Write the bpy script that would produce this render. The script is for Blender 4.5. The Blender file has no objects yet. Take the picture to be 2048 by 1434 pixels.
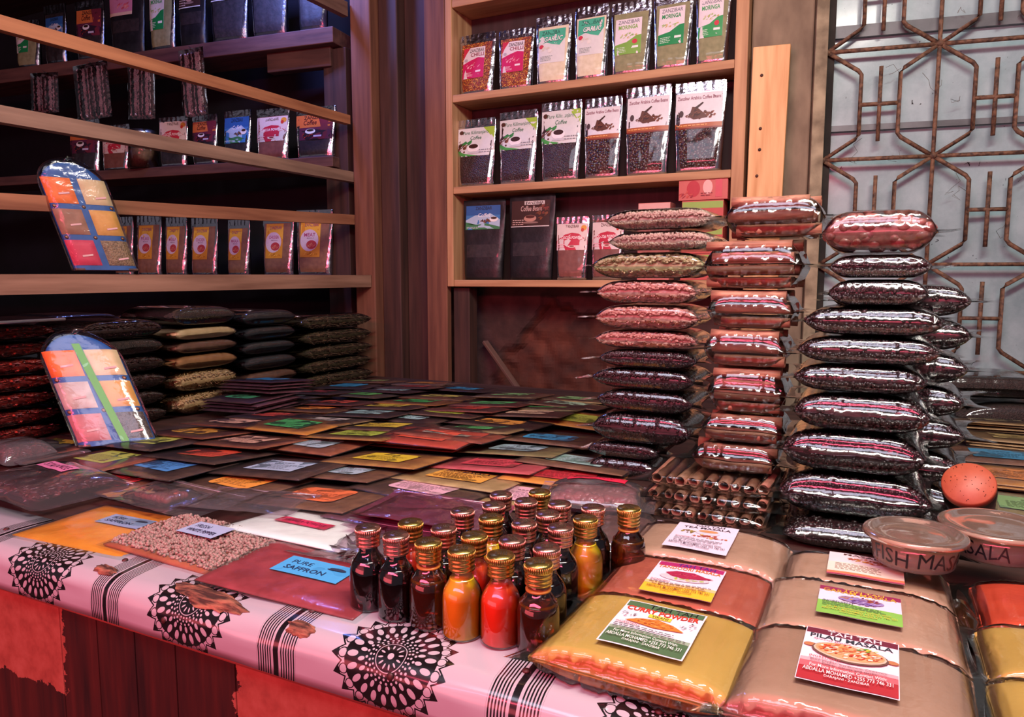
import bpy, bmesh, math, random
from mathutils import Vector, Matrix, noise
R = random.Random(7)
S = bpy.context.scene
COL = S.collection
PI = math.pi
# ------------------------------------------------------------------ camera
# table top is z = 0, x runs along the counter, y goes away from the customer
F = 1460.0; CAMH = 0.5
PIT = math.atan(160 / F); PSI = math.atan(726 / math.hypot(F, 160))
FWD = Vector((-math.sin(PSI) * math.cos(PIT), math.cos(PSI) * math.cos(PIT), -math.sin(PIT)))
RGT = Vector((math.cos(PSI), math.sin(PSI), 0)); UPV = RGT.cross(FWD)
cam_d = bpy.data.cameras.new('camera'); cam = bpy.data.objects.new('camera', cam_d); COL.objects.link(cam)
cam.location = (0, 0, CAMH)
cam.rotation_euler = Matrix((RGT, UPV, -FWD)).transposed().to_euler()
cam_d.sensor_width = 36; cam_d.lens = 36 * F / 2048; cam_d.clip_start = 0.02
S.camera = cam
S.view_settings.view_transform = 'Standard'; S.view_settings.look = 'None'
S.view_settings.gamma = 1; S.view_settings.use_curve_mapping = False
S.view_settings.exposure = 0.9
# ------------------------------------------------------------------ world and lamps
W = bpy.data.worlds.new('world'); S.world = W; W.use_nodes = True
W.node_tree.nodes['Background'].inputs[0].default_value = (0.55, 0.50, 0.62, 1)
W.node_tree.nodes['Background'].inputs[1].default_value = 0.10

def area(name, loc, target, sx, sy, power, color, spread=180):
    l = bpy.data.lights.new(name, 'AREA'); l.shape = 'RECTANGLE'; l.size = sx; l.size_y = sy
    l.energy = power; l.color = color; l.spread = math.radians(spread)
    o = bpy.data.objects.new(name, l); COL.objects.link(o); o.location = loc
    o.rotation_euler = (Vector(target) - Vector(loc)).to_track_quat('-Z', 'Y').to_euler()
    return o
area('ceiling_lamp_light', (0.2, 0.7, 2.15), (-0.9, 2.1, 0), 1.4, 0.22, 40, (1.0, 0.93, 0.84))
area('street_daylight', (-0.6, -0.9, 2.5), (-0.7, 1.8, 0.2), 2.6, 0.8, 26, (0.80, 0.80, 1.0))
area('red_awning_light', (-0.4, -1.3, 1.45), (-0.8, 1.6, 0.2), 3.2, 0.22, 42, (1.0, 0.09, 0.17))
area('red_street_glow', (-1.6, -1.2, 0.15), (-1.1, 1.2, 0.0), 2.4, 0.6, 14, (1.0, 0.12, 0.15))
area('blue_lamp_light', (-2.75, 2.8, 2.3), (-2.8, 3.2, 1.6), 0.25, 0.1, 11, (0.22, 0.30, 1.0))
area('alley_daylight', (0.9, 4.4, 2.3), (0.6, 3.2, 1.4), 2.2, 0.9, 36, (0.80, 0.95, 1.0))

# ------------------------------------------------------------------ pixel -> place helpers
def ray(x, y): return RGT * ((x - 1024) / F) - UPV * ((y - 717) / F) + FWD
C0 = Vector((0, 0, CAMH))
def onz(x, y, z=0.0):
    r = ray(x, y); return C0 + r * ((z - CAMH) / r.z)
def ony(x, y, Y):
    r = ray(x, y); return C0 + r * (Y / r.y)
def onx(x, y, X):
    r = ray(x, y); return C0 + r * (X / r.x)
def onpl(x, y, P, a):
    n = Vector((-math.sin(a), math.cos(a), 0)); r = ray(x, y)
    return C0 + r * ((Vector((P[0], P[1], 0)) - C0).dot(n) / r.dot(n))

# ------------------------------------------------------------------ materials
def lin(h):
    if not isinstance(h, str): return (*h[:3], 1)
    h = h.lstrip('#'); v = [int(h[i:i + 2], 16) / 255 for i in (0, 2, 4)]
    return tuple([c / 12.92 if c < .04045 else ((c + .055) / 1.055) ** 2.4 for c in v] + [1])
MC = {}
def base_mat(name):
    m = bpy.data.materials.new(name); m.use_nodes = True
    nt = m.node_tree; b = nt.nodes['Principled BSDF']; return m, nt, b
def coords(nt, scale=(1, 1, 1)):
    tc = nt.nodes.new('ShaderNodeTexCoord'); mp = nt.nodes.new('ShaderNodeMapping')
    mp.inputs['Scale'].default_value = scale; nt.links.new(tc.outputs['Object'], mp.inputs[0]); return mp.outputs[0]
def add_bump(nt, b, fac, strength, dist=.01):
    bp = nt.nodes.new('ShaderNodeBump'); bp.inputs['Strength'].default_value = strength; bp.inputs['Distance'].default_value = dist
    nt.links.new(fac, bp.inputs['Height']); nt.links.new(bp.outputs[0], b.inputs['Normal']); return bp
def ramp(nt, fac, stops):
    r = nt.nodes.new('ShaderNodeValToRGB'); e = r.color_ramp.elements
    while len(e) < len(stops): e.new(0.5)
    for i, (p, c) in enumerate(stops): e[i].position = p; e[i].color = lin(c)
    nt.links.new(fac, r.inputs[0]); return r.outputs[0]
def noise_mat(c1, c2, scale=20, rough=.6, bump=.2, stretch=(1, 1, 1), metal=0, coat=0, detail=5, lo=.35, hi=.65, dist=.004, coat_rough=.1):
    k = ('n', c1, c2, scale, rough, bump, stretch, metal, coat, lo, hi, dist)
    if k in MC: return MC[k]
    m, nt, b = base_mat('surface_' + c1.lstrip('#'))
    n = nt.nodes.new('ShaderNodeTexNoise'); n.inputs['Scale'].default_value = scale; n.inputs['Detail'].default_value = detail
    nt.links.new(coords(nt, stretch), n.inputs['Vector'])
    nt.links.new(ramp(nt, n.outputs[0], [(lo, c1), (hi, c2)]), b.inputs['Base Color'])
    b.inputs['Roughness'].default_value = rough; b.inputs['Metallic'].default_value = metal
    b.inputs['Coat Weight'].default_value = coat; b.inputs['Coat Roughness'].default_value = coat_rough
    if bump: add_bump(nt, b, n.outputs[0], bump, dist)
    MC[k] = m; return m
def grain_mat(c1, c2, scale=250, rough=.55, bump=.6, coat=0, dist=.003, c3=None):
    k = ('g', c1, c2, scale, rough, bump, coat, dist, c3)
    if k in MC: return MC[k]
    m, nt, b = base_mat('grains_' + c1.lstrip('#'))
    v = nt.nodes.new('ShaderNodeTexVoronoi'); v.inputs['Scale'].default_value = scale
    nt.links.new(coords(nt), v.inputs['Vector'])
    s = nt.nodes.new('ShaderNodeSeparateColor'); nt.links.new(v.outputs['Color'], s.inputs[0])
    st = [(.1, c1), (.75, c2)] + ([(.97, c3)] if c3 else [])
    nt.links.new(ramp(nt, s.outputs[0], st), b.inputs['Base Color'])
    b.inputs['Roughness'].default_value = rough; b.inputs['Coat Weight'].default_value = coat; b.inputs['Coat Roughness'].default_value = .08
    inv = nt.nodes.new('ShaderNodeMath'); inv.operation = 'SUBTRACT'; inv.inputs[0].default_value = 1
    nt.links.new(v.outputs['Distance'], inv.inputs[1])
    add_bump(nt, b, inv.outputs[0], bump, dist)
    MC[k] = m; return m
def wood(c1, c2, axis='x', rough=.7, scale=6, bump=.35):
    st = {'x': (.35, 5, 5), 'y': (5, .35, 5), 'z': (5, 5, .35)}[axis]
    return noise_mat(c1, c2, scale, rough, bump, st, detail=8, lo=.3, hi=.7)
def ink(h, rough=.45):
    k = ('ink', h, rough)
    if k in MC: return MC[k]
    m, nt, b = base_mat('print_' + h.lstrip('#'))
    n = nt.nodes.new('ShaderNodeTexNoise'); n.inputs['Scale'].default_value = 60
    nt.links.new(coords(nt), n.inputs['Vector'])
    mx = nt.nodes.new('ShaderNodeMix'); mx.data_type = 'RGBA'; mx.inputs[6].default_value = lin(h)
    c = lin(h); mx.inputs[7].default_value = (c[0] * .86, c[1] * .86, c[2] * .86, 1)
    nt.links.new(n.outputs[0], mx.inputs[0]); nt.links.new(mx.outputs[2], b.inputs['Base Color'])
    b.inputs['Roughness'].default_value = rough
    MC[k] = m; return m
def film_mat(tint='#ffffff', rough=.11, refl=1.6, base=.03, haze=0.0, bump=.12, bscale=45):
    k = ('film', tint, rough, refl, base, haze, bump, bscale)
    if k in MC: return MC[k]
    m = bpy.data.materials.new('clear_film'); m.use_nodes = True; nt = m.node_tree; nt.nodes.clear()
    out = nt.nodes.new('ShaderNodeOutputMaterial'); t = nt.nodes.new('ShaderNodeBsdfTransparent'); g = nt.nodes.new('ShaderNodeBsdfGlossy')
    t.inputs[0].default_value = lin(tint); g.inputs['Roughness'].default_value = rough
    fr = nt.nodes.new('ShaderNodeFresnel'); fr.inputs[0].default_value = 1.5
    ma = nt.nodes.new('ShaderNodeMath'); ma.operation = 'MULTIPLY_ADD'; ma.inputs[1].default_value = refl; ma.inputs[2].default_value = base; ma.use_clamp = True
    n = nt.nodes.new('ShaderNodeTexNoise'); n.inputs['Scale'].default_value = bscale; n.inputs['Detail'].default_value = 2; n.inputs['Distortion'].default_value = 1.5
    nt.links.new(coords(nt, (1, 1, 1)), n.inputs['Vector'])
    bp = nt.nodes.new('ShaderNodeBump'); bp.inputs['Strength'].default_value = bump; bp.inputs['Distance'].default_value = .004
    nt.links.new(n.outputs[0], bp.inputs['Height'])
    for x in (fr, g): nt.links.new(bp.outputs[0], x.inputs['Normal'])
    mx = nt.nodes.new('ShaderNodeMixShader')
    nt.links.new(fr.outputs[0], ma.inputs[0]); nt.links.new(ma.outputs[0], mx.inputs[0])
    last = t.outputs[0]
    if haze:
        d = nt.nodes.new('ShaderNodeBsdfDiffuse'); d.inputs[0].default_value = lin('#d8d0d6' if tint in ('#ffffff', '#f0e0ea') else tint); hz = nt.nodes.new('ShaderNodeMixShader')
        hz.inputs[0].default_value = haze; nt.links.new(t.outputs[0], hz.inputs[1]); nt.links.new(d.outputs[0], hz.inputs[2]); last = hz.outputs[0]
    nt.links.new(last, mx.inputs[1]); nt.links.new(g.outputs[0], mx.inputs[2]); nt.links.new(mx.outputs[0], out.inputs[0])
    MC[k] = m; return m
def metal_mat(h, rough=.25, bump=.5, bscale=70):
    k = ('metal', h, rough, bump, bscale)
    if k in MC: return MC[k]
    m = noise_mat(h, h, bscale, rough, bump, metal=1, detail=3, dist=.003); MC[k] = m; return m
FILM = film_mat(); FOIL = metal_mat('#cfcdd2', .2, .8, 55)

# ------------------------------------------------------------------ mesh helpers
class MB:
    def __init__(s): s.v = []; s.f = []; s.m = []
    def add(s, vs, fs, mi=0):
        o = len(s.v); s.v += [tuple(v) for v in vs]; s.f += [tuple(i + o for i in f) for f in fs]; s.m += [mi] * len(fs); return s
    def box(s, x0, y0, z0, x1, y1, z1, mi=0, M=None):
        vs = [Vector((x, y, z)) for z in (z0, z1) for y in (y0, y1) for x in (x0, x1)]
        if M: vs = [M @ v for v in vs]
        return s.add(vs, [(0, 2, 3, 1), (4, 5, 7, 6), (0, 1, 5, 4), (2, 6, 7, 3), (0, 4, 6, 2), (1, 3, 7, 5)], mi)
    def tube(s, pts, r, n=8, mi=0, caps=True):
        pts = [Vector(p) for p in pts]; rs = r if isinstance(r, (list, tuple)) else [r] * len(pts); o = len(s.v); vs = []; fs = []
        for i, p in enumerate(pts):
            d = (pts[min(i + 1, len(pts) - 1)] - pts[max(i - 1, 0)]).normalized()
            a = Vector((0, 0, 1)) if abs(d.z) < .9 else Vector((1, 0, 0)); u = d.cross(a).normalized(); w = d.cross(u)
            vs += [p + (u * math.cos(2 * PI * k / n) + w * math.sin(2 * PI * k / n)) * rs[i] for k in range(n)]
        for i in range(len(pts) - 1):
            for k in range(n):
                a = i * n + k; b = i * n + (k + 1) % n; fs.append((a, b, b + n, a + n))
        if caps: fs += [tuple(range(n - 1, -1, -1)), tuple(range((len(pts) - 1) * n, len(pts) * n))]
        return s.add(vs, fs, mi)
    def lathe(s, prof, n=24, mi=0, M=None):
        vs = []; fs = []
        for r, z in prof: vs += [Vector((r * math.cos(2 * PI * k / n), r * math.sin(2 * PI * k / n), z)) for k in range(n)]
        for i in range(len(prof) - 1):
            for k in range(n): fs.append((i * n + k, i * n + (k + 1) % n, (i + 1) * n + (k + 1) % n, (i + 1) * n + k))
        if prof[0][0] > 1e-5: fs.append(tuple(range(n - 1, -1, -1)))
        if prof[-1][0] > 1e-5: fs.append(tuple(range((len(prof) - 1) * n, len(prof) * n)))
        if M: vs = [M @ v for v in vs]
        return s.add(vs, fs, mi)
    def grid(s, nx, ny, fn, mi=0, flip=False):
        vs = [fn(i / nx, j / ny) for j in range(ny + 1) for i in range(nx + 1)]; fs = []
        for j in range(ny):
            for i in range(nx):
                a = j * (nx + 1) + i; q = (a, a + 1, a + nx + 2, a + nx + 1); fs.append(q[::-1] if flip else q)
        return s.add(vs, fs, mi)
    def build(s, name, mats, parent=None, smooth=True, bevel=0, weld=False):
        me = bpy.data.meshes.new(name); me.from_pydata(s.v, [], s.f)
        for m in (mats if isinstance(mats, (list, tuple)) else [mats]): me.materials.append(m)
        me.polygons.foreach_set('material_index', s.m)
        me.polygons.foreach_set('use_smooth', [smooth] * len(s.f)); me.update()
        if weld:
            bm = bmesh.new(); bm.from_mesh(me); bmesh.ops.remove_doubles(bm, verts=bm.verts, dist=1e-5); bm.to_mesh(me); bm.free()
        o = bpy.data.objects.new(name, me); COL.objects.link(o); o.parent = parent
        if bevel:
            b = o.modifiers.new('bevel', 'BEVEL'); b.width = bevel; b.segments = 2; b.limit_method = 'ANGLE'
        return o
def tag(o, label, cat, group=None):
    o['label'] = label; o['category'] = cat
    if group: o['group'] = group
    return o
def thing(name, label, cat, loc=(0, 0, 0), rot=(0, 0, 0), group=None):
    o = bpy.data.objects.new(name, None); COL.objects.link(o); o.location = loc; o.rotation_euler = rot
    o.empty_display_size = .05; return tag(o, label, cat, group)
def struct(name, mb, mats, smooth=False, bevel=0):
    o = mb.build(name, mats, None, smooth, bevel); o['kind'] = 'structure'; return o
def clone(src, loc, rot=(0, 0, 0), scale=(1, 1, 1), label=None, group=None):
    r = src.copy(); COL.objects.link(r); r.location = loc; r.rotation_euler = rot; r.scale = scale
    if label: r['label'] = label
    if group: r['group'] = group
    elif 'group' in r.keys(): del r['group']
    for ch in list(src.children):
        c = ch.copy(); COL.objects.link(c); c.parent = r
        for g in list(ch.children):
            d = g.copy(); COL.objects.link(d); d.parent = c
    return r
def sgn(x): return -1 if x < 0 else 1
def nz(x, y, z=0, s=1.0): return noise.noise(Vector((x * s, y * s, z * s)))

# ------------------------------------------------------------------ text and printed labels
TC = {}
def text_geo(t, bold=0.0, shear=0.0):
    k = (t, bold, shear)
    if k in TC: return TC[k]
    cu = bpy.data.curves.new('t', 'FONT'); cu.body = t; cu.resolution_u = 2; cu.offset = bold * .5; cu.shear = shear
    o = bpy.data.objects.new('t', cu); me = bpy.data.meshes.new_from_object(o)
    vs = [(v.co.x, v.co.y) for v in me.vertices]; fs = [tuple(p.vertices) for p in me.polygons]
    bpy.data.objects.remove(o); bpy.data.curves.remove(cu); bpy.data.meshes.remove(me)
    x0 = min(v[0] for v in vs); x1 = max(v[0] for v in vs); y0 = min(v[1] for v in vs); y1 = max(v[1] for v in vs)
    vs = [((x - x0) / max(1e-6, x1 - x0), (y - y0) / max(1e-6, y1 - y0)) for x, y in vs]
    TC[k] = (vs, fs); return TC[k]
def label_mesh(w, h, items, fn, name='label', parent=None, step=.00035):
    """items in 0..1 label space; fn(x, y, off) gives the 3-D point"""
    mb = MB(); mats = []; idx = {}
    def mi(c):
        if c not in idx: idx[c] = len(mats); mats.append(ink(c))
        return idx[c]
    rr = random.Random(hash(str(items)[:60]) % 1000 if False else len(items) * 17 + 3)
    off = .0006
    P = lambda u, v: fn((u - .5) * w, (v - .5) * h, off)
    for it in items:
        k = it[0]; c = mi(it[-1]) if isinstance(it[-1], str) else 0
        if k == 'rect':
            _, x0, y0, x1, y1, _c = it
            n = max(1, int((x1 - x0) * 8)); m_ = max(1, int((y1 - y0) * 8))
            mb.grid(n, m_, lambda a, b: P(x0 + (x1 - x0) * a, y0 + (y1 - y0) * b), c)
        elif k == 'rrect':
            rc = .16; rw = rc * h / w
            def g(a, b):
                b = .5 - .5 * math.cos(PI * b)
                e = min(b, 1 - b); ins = 0
                if e < rc: ins = rw * (1 - math.sqrt(max(0, 1 - ((rc - e) / rc) ** 2)))
                return P(ins + (1 - 2 * ins) * a, b)
            mb.grid(8, 14, g, c)
        elif k == 'ell':
            _, cx, cy, rx, ry, _c = it; n = 20
            mb.grid(n, 2, lambda a, b: P(cx + rx * math.cos(2 * PI * a) * b, cy + ry * math.sin(2 * PI * a) * b), c, True)
        elif k == 'poly':
            _, pts, _c = it
            cx = sum(p[0] for p in pts) / len(pts); cy = sum(p[1] for p in pts) / len(pts)
            vs = [P(cx, cy)]
            ex = []
            for i, p in enumerate(pts):
                q = pts[(i + 1) % len(pts)]
                for t in (0, .33, .66): ex.append((p[0] + (q[0] - p[0]) * t, p[1] + (q[1] - p[1]) * t))
            mid = [((x + cx) / 2, (y + cy) / 2) for x, y in ex]; n = len(ex)
            vs += [P(*p) for p in mid] + [P(*p) for p in ex]
            fs = [(0, 1 + i, 1 + (i + 1) % n) for i in range(n)] + [(1 + i, 1 + n + i, 1 + n + (i + 1) % n, 1 + (i + 1) % n) for i in range(n)]
            mb.add(vs, fs, c)
        elif k == 'text':
            _, t, x0, y0, x1, y1, bold, shear, _c = it
            vs, fs = text_geo(t, bold, shear)
            mb.add([P(x0 + (x1 - x0) * a, y0 + (y1 - y0) * b) for a, b in vs], fs, c)
        elif k == 'lines':
            _, x0, y0, x1, y1, n, _c = it
            for i in range(n):
                yy = y1 + (y0 - y1) * (i + .5) / n; hh = (y1 - y0) / n * .2; x = x0
                xe = x0 + (x1 - x0) * rr.uniform(.75, 1)
                while x < xe:
                    l = rr.uniform(.03, .09); e = min(x + l, xe)
                    mb.add([P(x, yy - hh), P(e, yy - hh), P(e, yy + hh), P(x, yy + hh)], [(0, 1, 2, 3)], c); x += l + .018
        elif k == 'spots':
            _, cx, cy, rx, ry, cols, n, sz = it
            for i in range(n):
                a = rr.uniform(0, 2 * PI); q = math.sqrt(rr.random()); x = cx + rx * q * math.cos(a); y = cy + ry * q * math.sin(a)
                s1 = sz * rr.uniform(.5, 1.2); s2 = sz * rr.uniform(.4, .9) * w / h; t = rr.uniform(0, PI); col = mi(rr.choice(cols))
                off += step * .02
                mb.add([P(x + s1 * math.cos(t + b), y + s2 * math.sin(t * 2 + b)) for b in [j * PI / 3 for j in range(6)]], [tuple(range(6))], col)
        off += step
    return mb.build(name, mats, parent, smooth=True)

exec_parts = []
# ================================================================== SETTING
MUD = '#4a2018'
def build_room():
    struct('floor', MB().box(-7, -3.0, -.90, 3.2, 5.5, -.85), noise_mat('#2a1c1a', '#453230', 5, .8, .3))
    struct('ceiling', MB().box(-7, .2, 2.45, 3.2, 4.2, 2.5), wood('#2a1a14', '#40281c', 'x'))  # out of view; added to keep open world light from flattening the room
    # back wall with the broken plaster: rust-red earth shows in a rough hollow under the shelf unit
    hc = ony(1150, 720, 3.3)
    def g(a, b):
        x = -2.4 + 2.2 * a; z = -.85 + 3.3 * b
        d = math.hypot((x - hc.x) / .42, (z - (hc.z - .1)) / .38) + .22 * nz(x, z, 1.3, 6) + .08 * nz(x, z, 7, 20)
        k = max(0, min(1, (1.0 - d) * 7)); y = 3.30 + .05 * k + k * .022 * nz(x, z, 3, 14) + .004 * nz(x, z, 0, 5)
        return Vector((x, y, z))
    mb = MB().grid(150, 200, g); mb.box(-2.4, 3.40, -.85, -.2, 3.45, 2.45)
    m, nt, b = base_mat('plaster_and_earth')
    geo = nt.nodes.new('ShaderNodeNewGeometry'); sp = nt.nodes.new('ShaderNodeSeparateXYZ'); nt.links.new(geo.outputs['Position'], sp.inputs[0])
    n = nt.nodes.new('ShaderNodeTexNoise'); n.inputs['Scale'].default_value = 9; n.inputs['Detail'].default_value = 9; nt.links.new(geo.outputs['Position'], n.inputs['Vector'])
    mr = nt.nodes.new('ShaderNodeMapRange'); mr.inputs[1].default_value = 3.312; mr.inputs[2].default_value = 3.33; nt.links.new(sp.outputs[1], mr.inputs[0])
    c1 = ramp(nt, n.outputs[0], [(.3, '#2a1614'), (.7, '#4c302a')]); c2 = ramp(nt, n.outputs[0], [(.25, '#2c130e'), (.5, '#4c2418'), (.8, '#6c3826')])
    mx = nt.nodes.new('ShaderNodeMix'); mx.data_type = 'RGBA'; nt.links.new(mr.outputs[0], mx.inputs[0]); nt.links.new(c1, mx.inputs[6]); nt.links.new(c2, mx.inputs[7])
    nt.links.new(mx.outputs[2], b.inputs['Base Color']); b.inputs['Roughness'].default_value = .85; add_bump(nt, b, n.outputs[0], .6, .02)
    struct('wall_back', mb, m)
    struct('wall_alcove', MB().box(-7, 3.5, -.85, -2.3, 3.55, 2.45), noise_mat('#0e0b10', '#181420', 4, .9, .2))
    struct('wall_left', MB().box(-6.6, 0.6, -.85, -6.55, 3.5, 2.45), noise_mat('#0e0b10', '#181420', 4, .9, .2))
    # posts and boards of the corner
    dk = wood('#2e1c18', '#4c3028', 'z'); md = wood('#5a3628', '#80543e', 'z')
    struct('trim_1', MB().box(-2.45, 3.10, -.85, -2.325, 3.30, 2.45), md, bevel=.006)
    struct('trim_2', MB().box(-2.32, 3.16, -.85, -2.205, 3.32, 2.45), dk, bevel=.006)
    struct('trim_3', MB().box(-2.20, 3.22, -.85, -2.005, 3.27, 2.45), dk, bevel=.003)
    struct('trim_4', MB().box(-2.0, 3.09, -.85, -1.883, 3.13, 2.45), md, bevel=.004)
    struct('trim_5', MB().box(-1.865, 3.12, -.85, -1.775, 3.20, .455), dk, bevel=.004)
    struct('trim_6', MB().box(-2.68, 3.16, -.85, -2.53, 3.21, 1.70), dk, bevel=.004)
    # concrete pillar beside the window
    struct('trim_7', MB().box(-.485, 3.13, -.85, -.255, 3.40, 2.45), noise_mat('#5a4c3e', '#8c7c66', 7, .9, .5, (1, 1, .5)), bevel=.008)
build_room()

# ---- window with its pane, outside and iron grille
WP = (-.25, 3.12); WA = math.radians(10)
def wpt(u, v, off=0):   # u along the wall, v height, off towards the room
    return Vector((WP[0] + u * math.cos(WA) + off * math.sin(WA), WP[1] + u * math.sin(WA) - off * math.cos(WA), v))
def wuv(px, py):
    p = onpl(px, py, WP, WA); return ((p.x - WP[0]) * math.cos(WA) + (p.y - WP[1]) * math.sin(WA), p.z)
def wbox(mb, u0, v0, u1, v1, o0, o1, mi=0):
    vs = [wpt(u, v, o) for v in (v0, v1) for o in (o1, o0) for u in (u0, u1)]
    return mb.add(vs, [(0, 2, 3, 1), (4, 5, 7, 6), (0, 1, 5, 4), (2, 6, 7, 3), (0, 4, 6, 2), (1, 3, 7, 5)], mi)
def build_window():
    WT = 2.9; zs = .02
    stone = noise_mat('#6b604c', '#a09478', 12, .85, .5)
    f = MB(); wbox(f, 0, -.85, .045, 2.45, -.06, .03)
    struct('trim_8', f, stone, bevel=.003)
    f = MB(); wbox(f, .045, -.85, WT, zs, -.10, .02); struct('wall_right', f, noise_mat('#5a1e24', '#7c3034', 8, .8, .3))
    f = MB(); wbox(f, .045, zs, WT, zs + .05, -.12, .06); struct('trim_9', f, wood('#4a1014', '#7a2026', 'x'))
    f = MB(); wbox(f, .045, 2.2, WT, 2.45, -.10, .02); struct('trim_10', f, stone)
    # dark reveal and sash outside the grille, then the dusty glazed board
    f = MB(); wbox(f, .048, zs + .05, .075, 2.2, -.10, -.02); struct('trim_11', f, noise_mat('#15130f', '#2a2620', 10, .9, .2))
    root = bpy.data.objects.new('window_1', None); COL.objects.link(root); root['kind'] = 'structure'
    m, nt, b = base_mat('dusty_pane')
    tc = coords(nt, (1, 1, 1)); n = nt.nodes.new('ShaderNodeTexNoise'); n.inputs['Scale'].default_value = 3.5; n.inputs['Detail'].default_value = 8; n.inputs['Roughness'].default_value = .7
    nt.links.new(tc, n.inputs['Vector'])
    n2 = nt.nodes.new('ShaderNodeTexNoise'); n2.inputs['Scale'].default_value = 26; n2.inputs['Detail'].default_value = 4; n2.inputs['Distortion'].default_value = 2; nt.links.new(tc, n2.inputs['Vector'])
    c1 = ramp(nt, n.outputs[0], [(.3, '#8fa8ab'), (.55, '#b4c8ca'), (.75, '#c9d8d8')])
    sp = ramp(nt, n2.outputs[0], [(.255, '#2a2c2c'), (.285, '#ffffff')])
    mx = nt.nodes.new('ShaderNodeMix'); mx.data_type = 'RGBA'; mx.blend_type = 'MULTIPLY'; mx.inputs[0].default_value = 1
    nt.links.new(c1, mx.inputs[6]); nt.links.new(sp, mx.inputs[7]); nt.links.new(mx.outputs[2], b.inputs['Base Color'])
    b.inputs['Roughness'].default_value = .3; b.inputs['Coat Weight'].default_value = .4; b.inputs['Coat Roughness'].default_value = .12
    tr = nt.nodes.new('ShaderNodeBsdfTranslucent'); nt.links.new(mx.outputs[2], tr.inputs[0]); ms = nt.nodes.new('ShaderNodeMixShader'); ms.inputs[0].default_value = .35
    nt.links.new(b.outputs[0], ms.inputs[1]); nt.links.new(tr.outputs[0], ms.inputs[2]); nt.links.new(ms.outputs[0], nt.nodes['Material Output'].inputs[0])
    f = MB(); wbox(f, .05, zs + .05, WT, 2.2, -.075, -.07); f.build('pane', m, root, False)
    # sash bars behind/at the pane: the two dark bands of the photograph
    for i, (pa, pb, hh) in enumerate([((1680, 62), (2048, 20), .045), ((1700, 245), (2048, 240), .022)]):
        u0, v0 = wuv(*pa); u1, v1 = wuv(*pb); f = MB()
        vm = (v0 + v1) / 2; wbox(f, .076, vm - hh / 2, WT, vm + hh / 2, -.069, -.045)
        f.build('sash_bar', noise_mat('#4a5254', '#687072', 8, .5, .2), root, False)
    # grille
    root2 = thing('window_grille', 'rusty iron window grille of hexagons and crosses with cobwebs', 'window grille', wpt(.05, .1, -.01))
    iv = root2.matrix_basis.inverted_safe() if False else Matrix.Translation(-Vector(root2.location))
    rust = noise_mat('#3c2a20', '#7c5c44', 60, .75, .8, detail=8, dist=.003)
    u1, v1 = wuv(1881, 86); _, v2 = wuv(1870, 311); ul, vl = wuv(1655, 105)
    p = u1 - .047; q = v1 - v2; r = .0082
    def bar(name, pts, rad=r):
        mb = MB(); mb.tube([iv @ wpt(a, b, -.01 + o) for a, b, o in [(*t, 0) if len(t) == 2 else t for t in pts]], rad, 6)
        mb.build(name, rust, root2)
    rows = [v1 + q * k for k in (1, 0, -1, -2, -3, -4)]
    for v in rows:
        if v > 2.2 or v < .05: continue
        for k in range(5):
            bar('cross_bar', [(.047 + p * k, v), (.047 + p * (k + 1), v)])
            nd = MB().lathe([(.0, -.011), (.012, -.008), (.016, 0), (.012, .008), (0, .011)], 8)
            nd.v = [tuple(iv @ (wpt(.047 + p * k, v, -.01) + Vector(a))) for a in nd.v]; nd.build('weld_lump', rust, root2)
    for k in range(1, 5): bar('upright_bar', [(.047 + p * k, .075), (.047 + p * k, 2.2)])
    for v in rows[1:]:
        top = v + q
        for k in range(6):
            uc = .047 + p * k
            for s in (-1, 1):
                if k == 0 and s < 0: continue
                us = uc + s * p * .325
                if us > WT: continue
                pts = [(uc, top), (us - s * .012, top - q * .185), (us, top - q * .225), (us, top - q * .775), (us - s * .012, top - q * .815), (uc, v)]
                if v < .05: pts = [x for x in pts if x[1] > .075]
                if len(pts) > 1: bar('hexagon_bar', pts)
            um = uc + p * .5
            if top - q * .5 > .1 and um + .2 * p < WT:
                bar('short_cross_bar', [(um - p * .175, top - q * .5), (um + p * .175, top - q * .5)])
                if top - q * .16 < 2.2: bar('short_upright_bar', [(um, top - q * .16), (um, max(.08, top - q * .84))])
    # cobwebs
    mb = MB(); rr = random.Random(3)
    for i in range(26):
        u = rr.uniform(.08, 1.1); v = rr.uniform(.3, 1.55); pts = [(u, v)]
        for _ in range(5): pts.append((pts[-1][0] + rr.uniform(-.03, .03), pts[-1][1] + rr.uniform(-.03, .02)))
        mb.tube([iv @ wpt(a, b, -.015) for a, b in pts], .0009, 3)
    mb.build('cobweb', noise_mat('#5c5a52', '#77756c', 40, .9, 0), root2)['kind'] = 'stuff'
build_window()

# ---- light wood shelf unit on the back wall
UL, UR, UY, UB = -1.875, -.49, 3.08, 3.28
LW = lambda ax: wood('#9a6e4c', '#c49a70', ax, .65)
def build_unit():
    t = thing('wall_shelf_unit', 'light wooden three-tier shelf unit full of pouches on the back wall', 'shelf unit', (UL, UY, .461))
    def part(name, x0, y0, z0, x1, y1, z1, m, bev=.003):
        mb = MB().box(x0 - UL, y0 - UY, z0 - .461, x1 - UL, y1 - UY, z1 - .461); return mb.build(name, m, t, False, bev)
    part('side_panel', UL, UY, .461, UL + .035, UB, 2.1, LW('z')); part('side_panel', UR - .05, UY, .461, UR, UB, 2.1, LW('z'))
    for z0, z1 in ((.461, .493), (.904, .937), (1.33, 1.364), (1.76, 1.795)):
        part('shelf', UL + .036, UY + .002, z0, UR - .051, UB - .012, z1, LW('x'))
    part('back_board', UL + .036, UB - .010, .461, UR - .051, UB, 2.1, wood('#2a1a18', '#40282a', 'z'))
    part('top_panel', UL + .036, UY, 2.07, UR - .051, UB - .012, 2.1, LW('x'))
build_unit()

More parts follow.
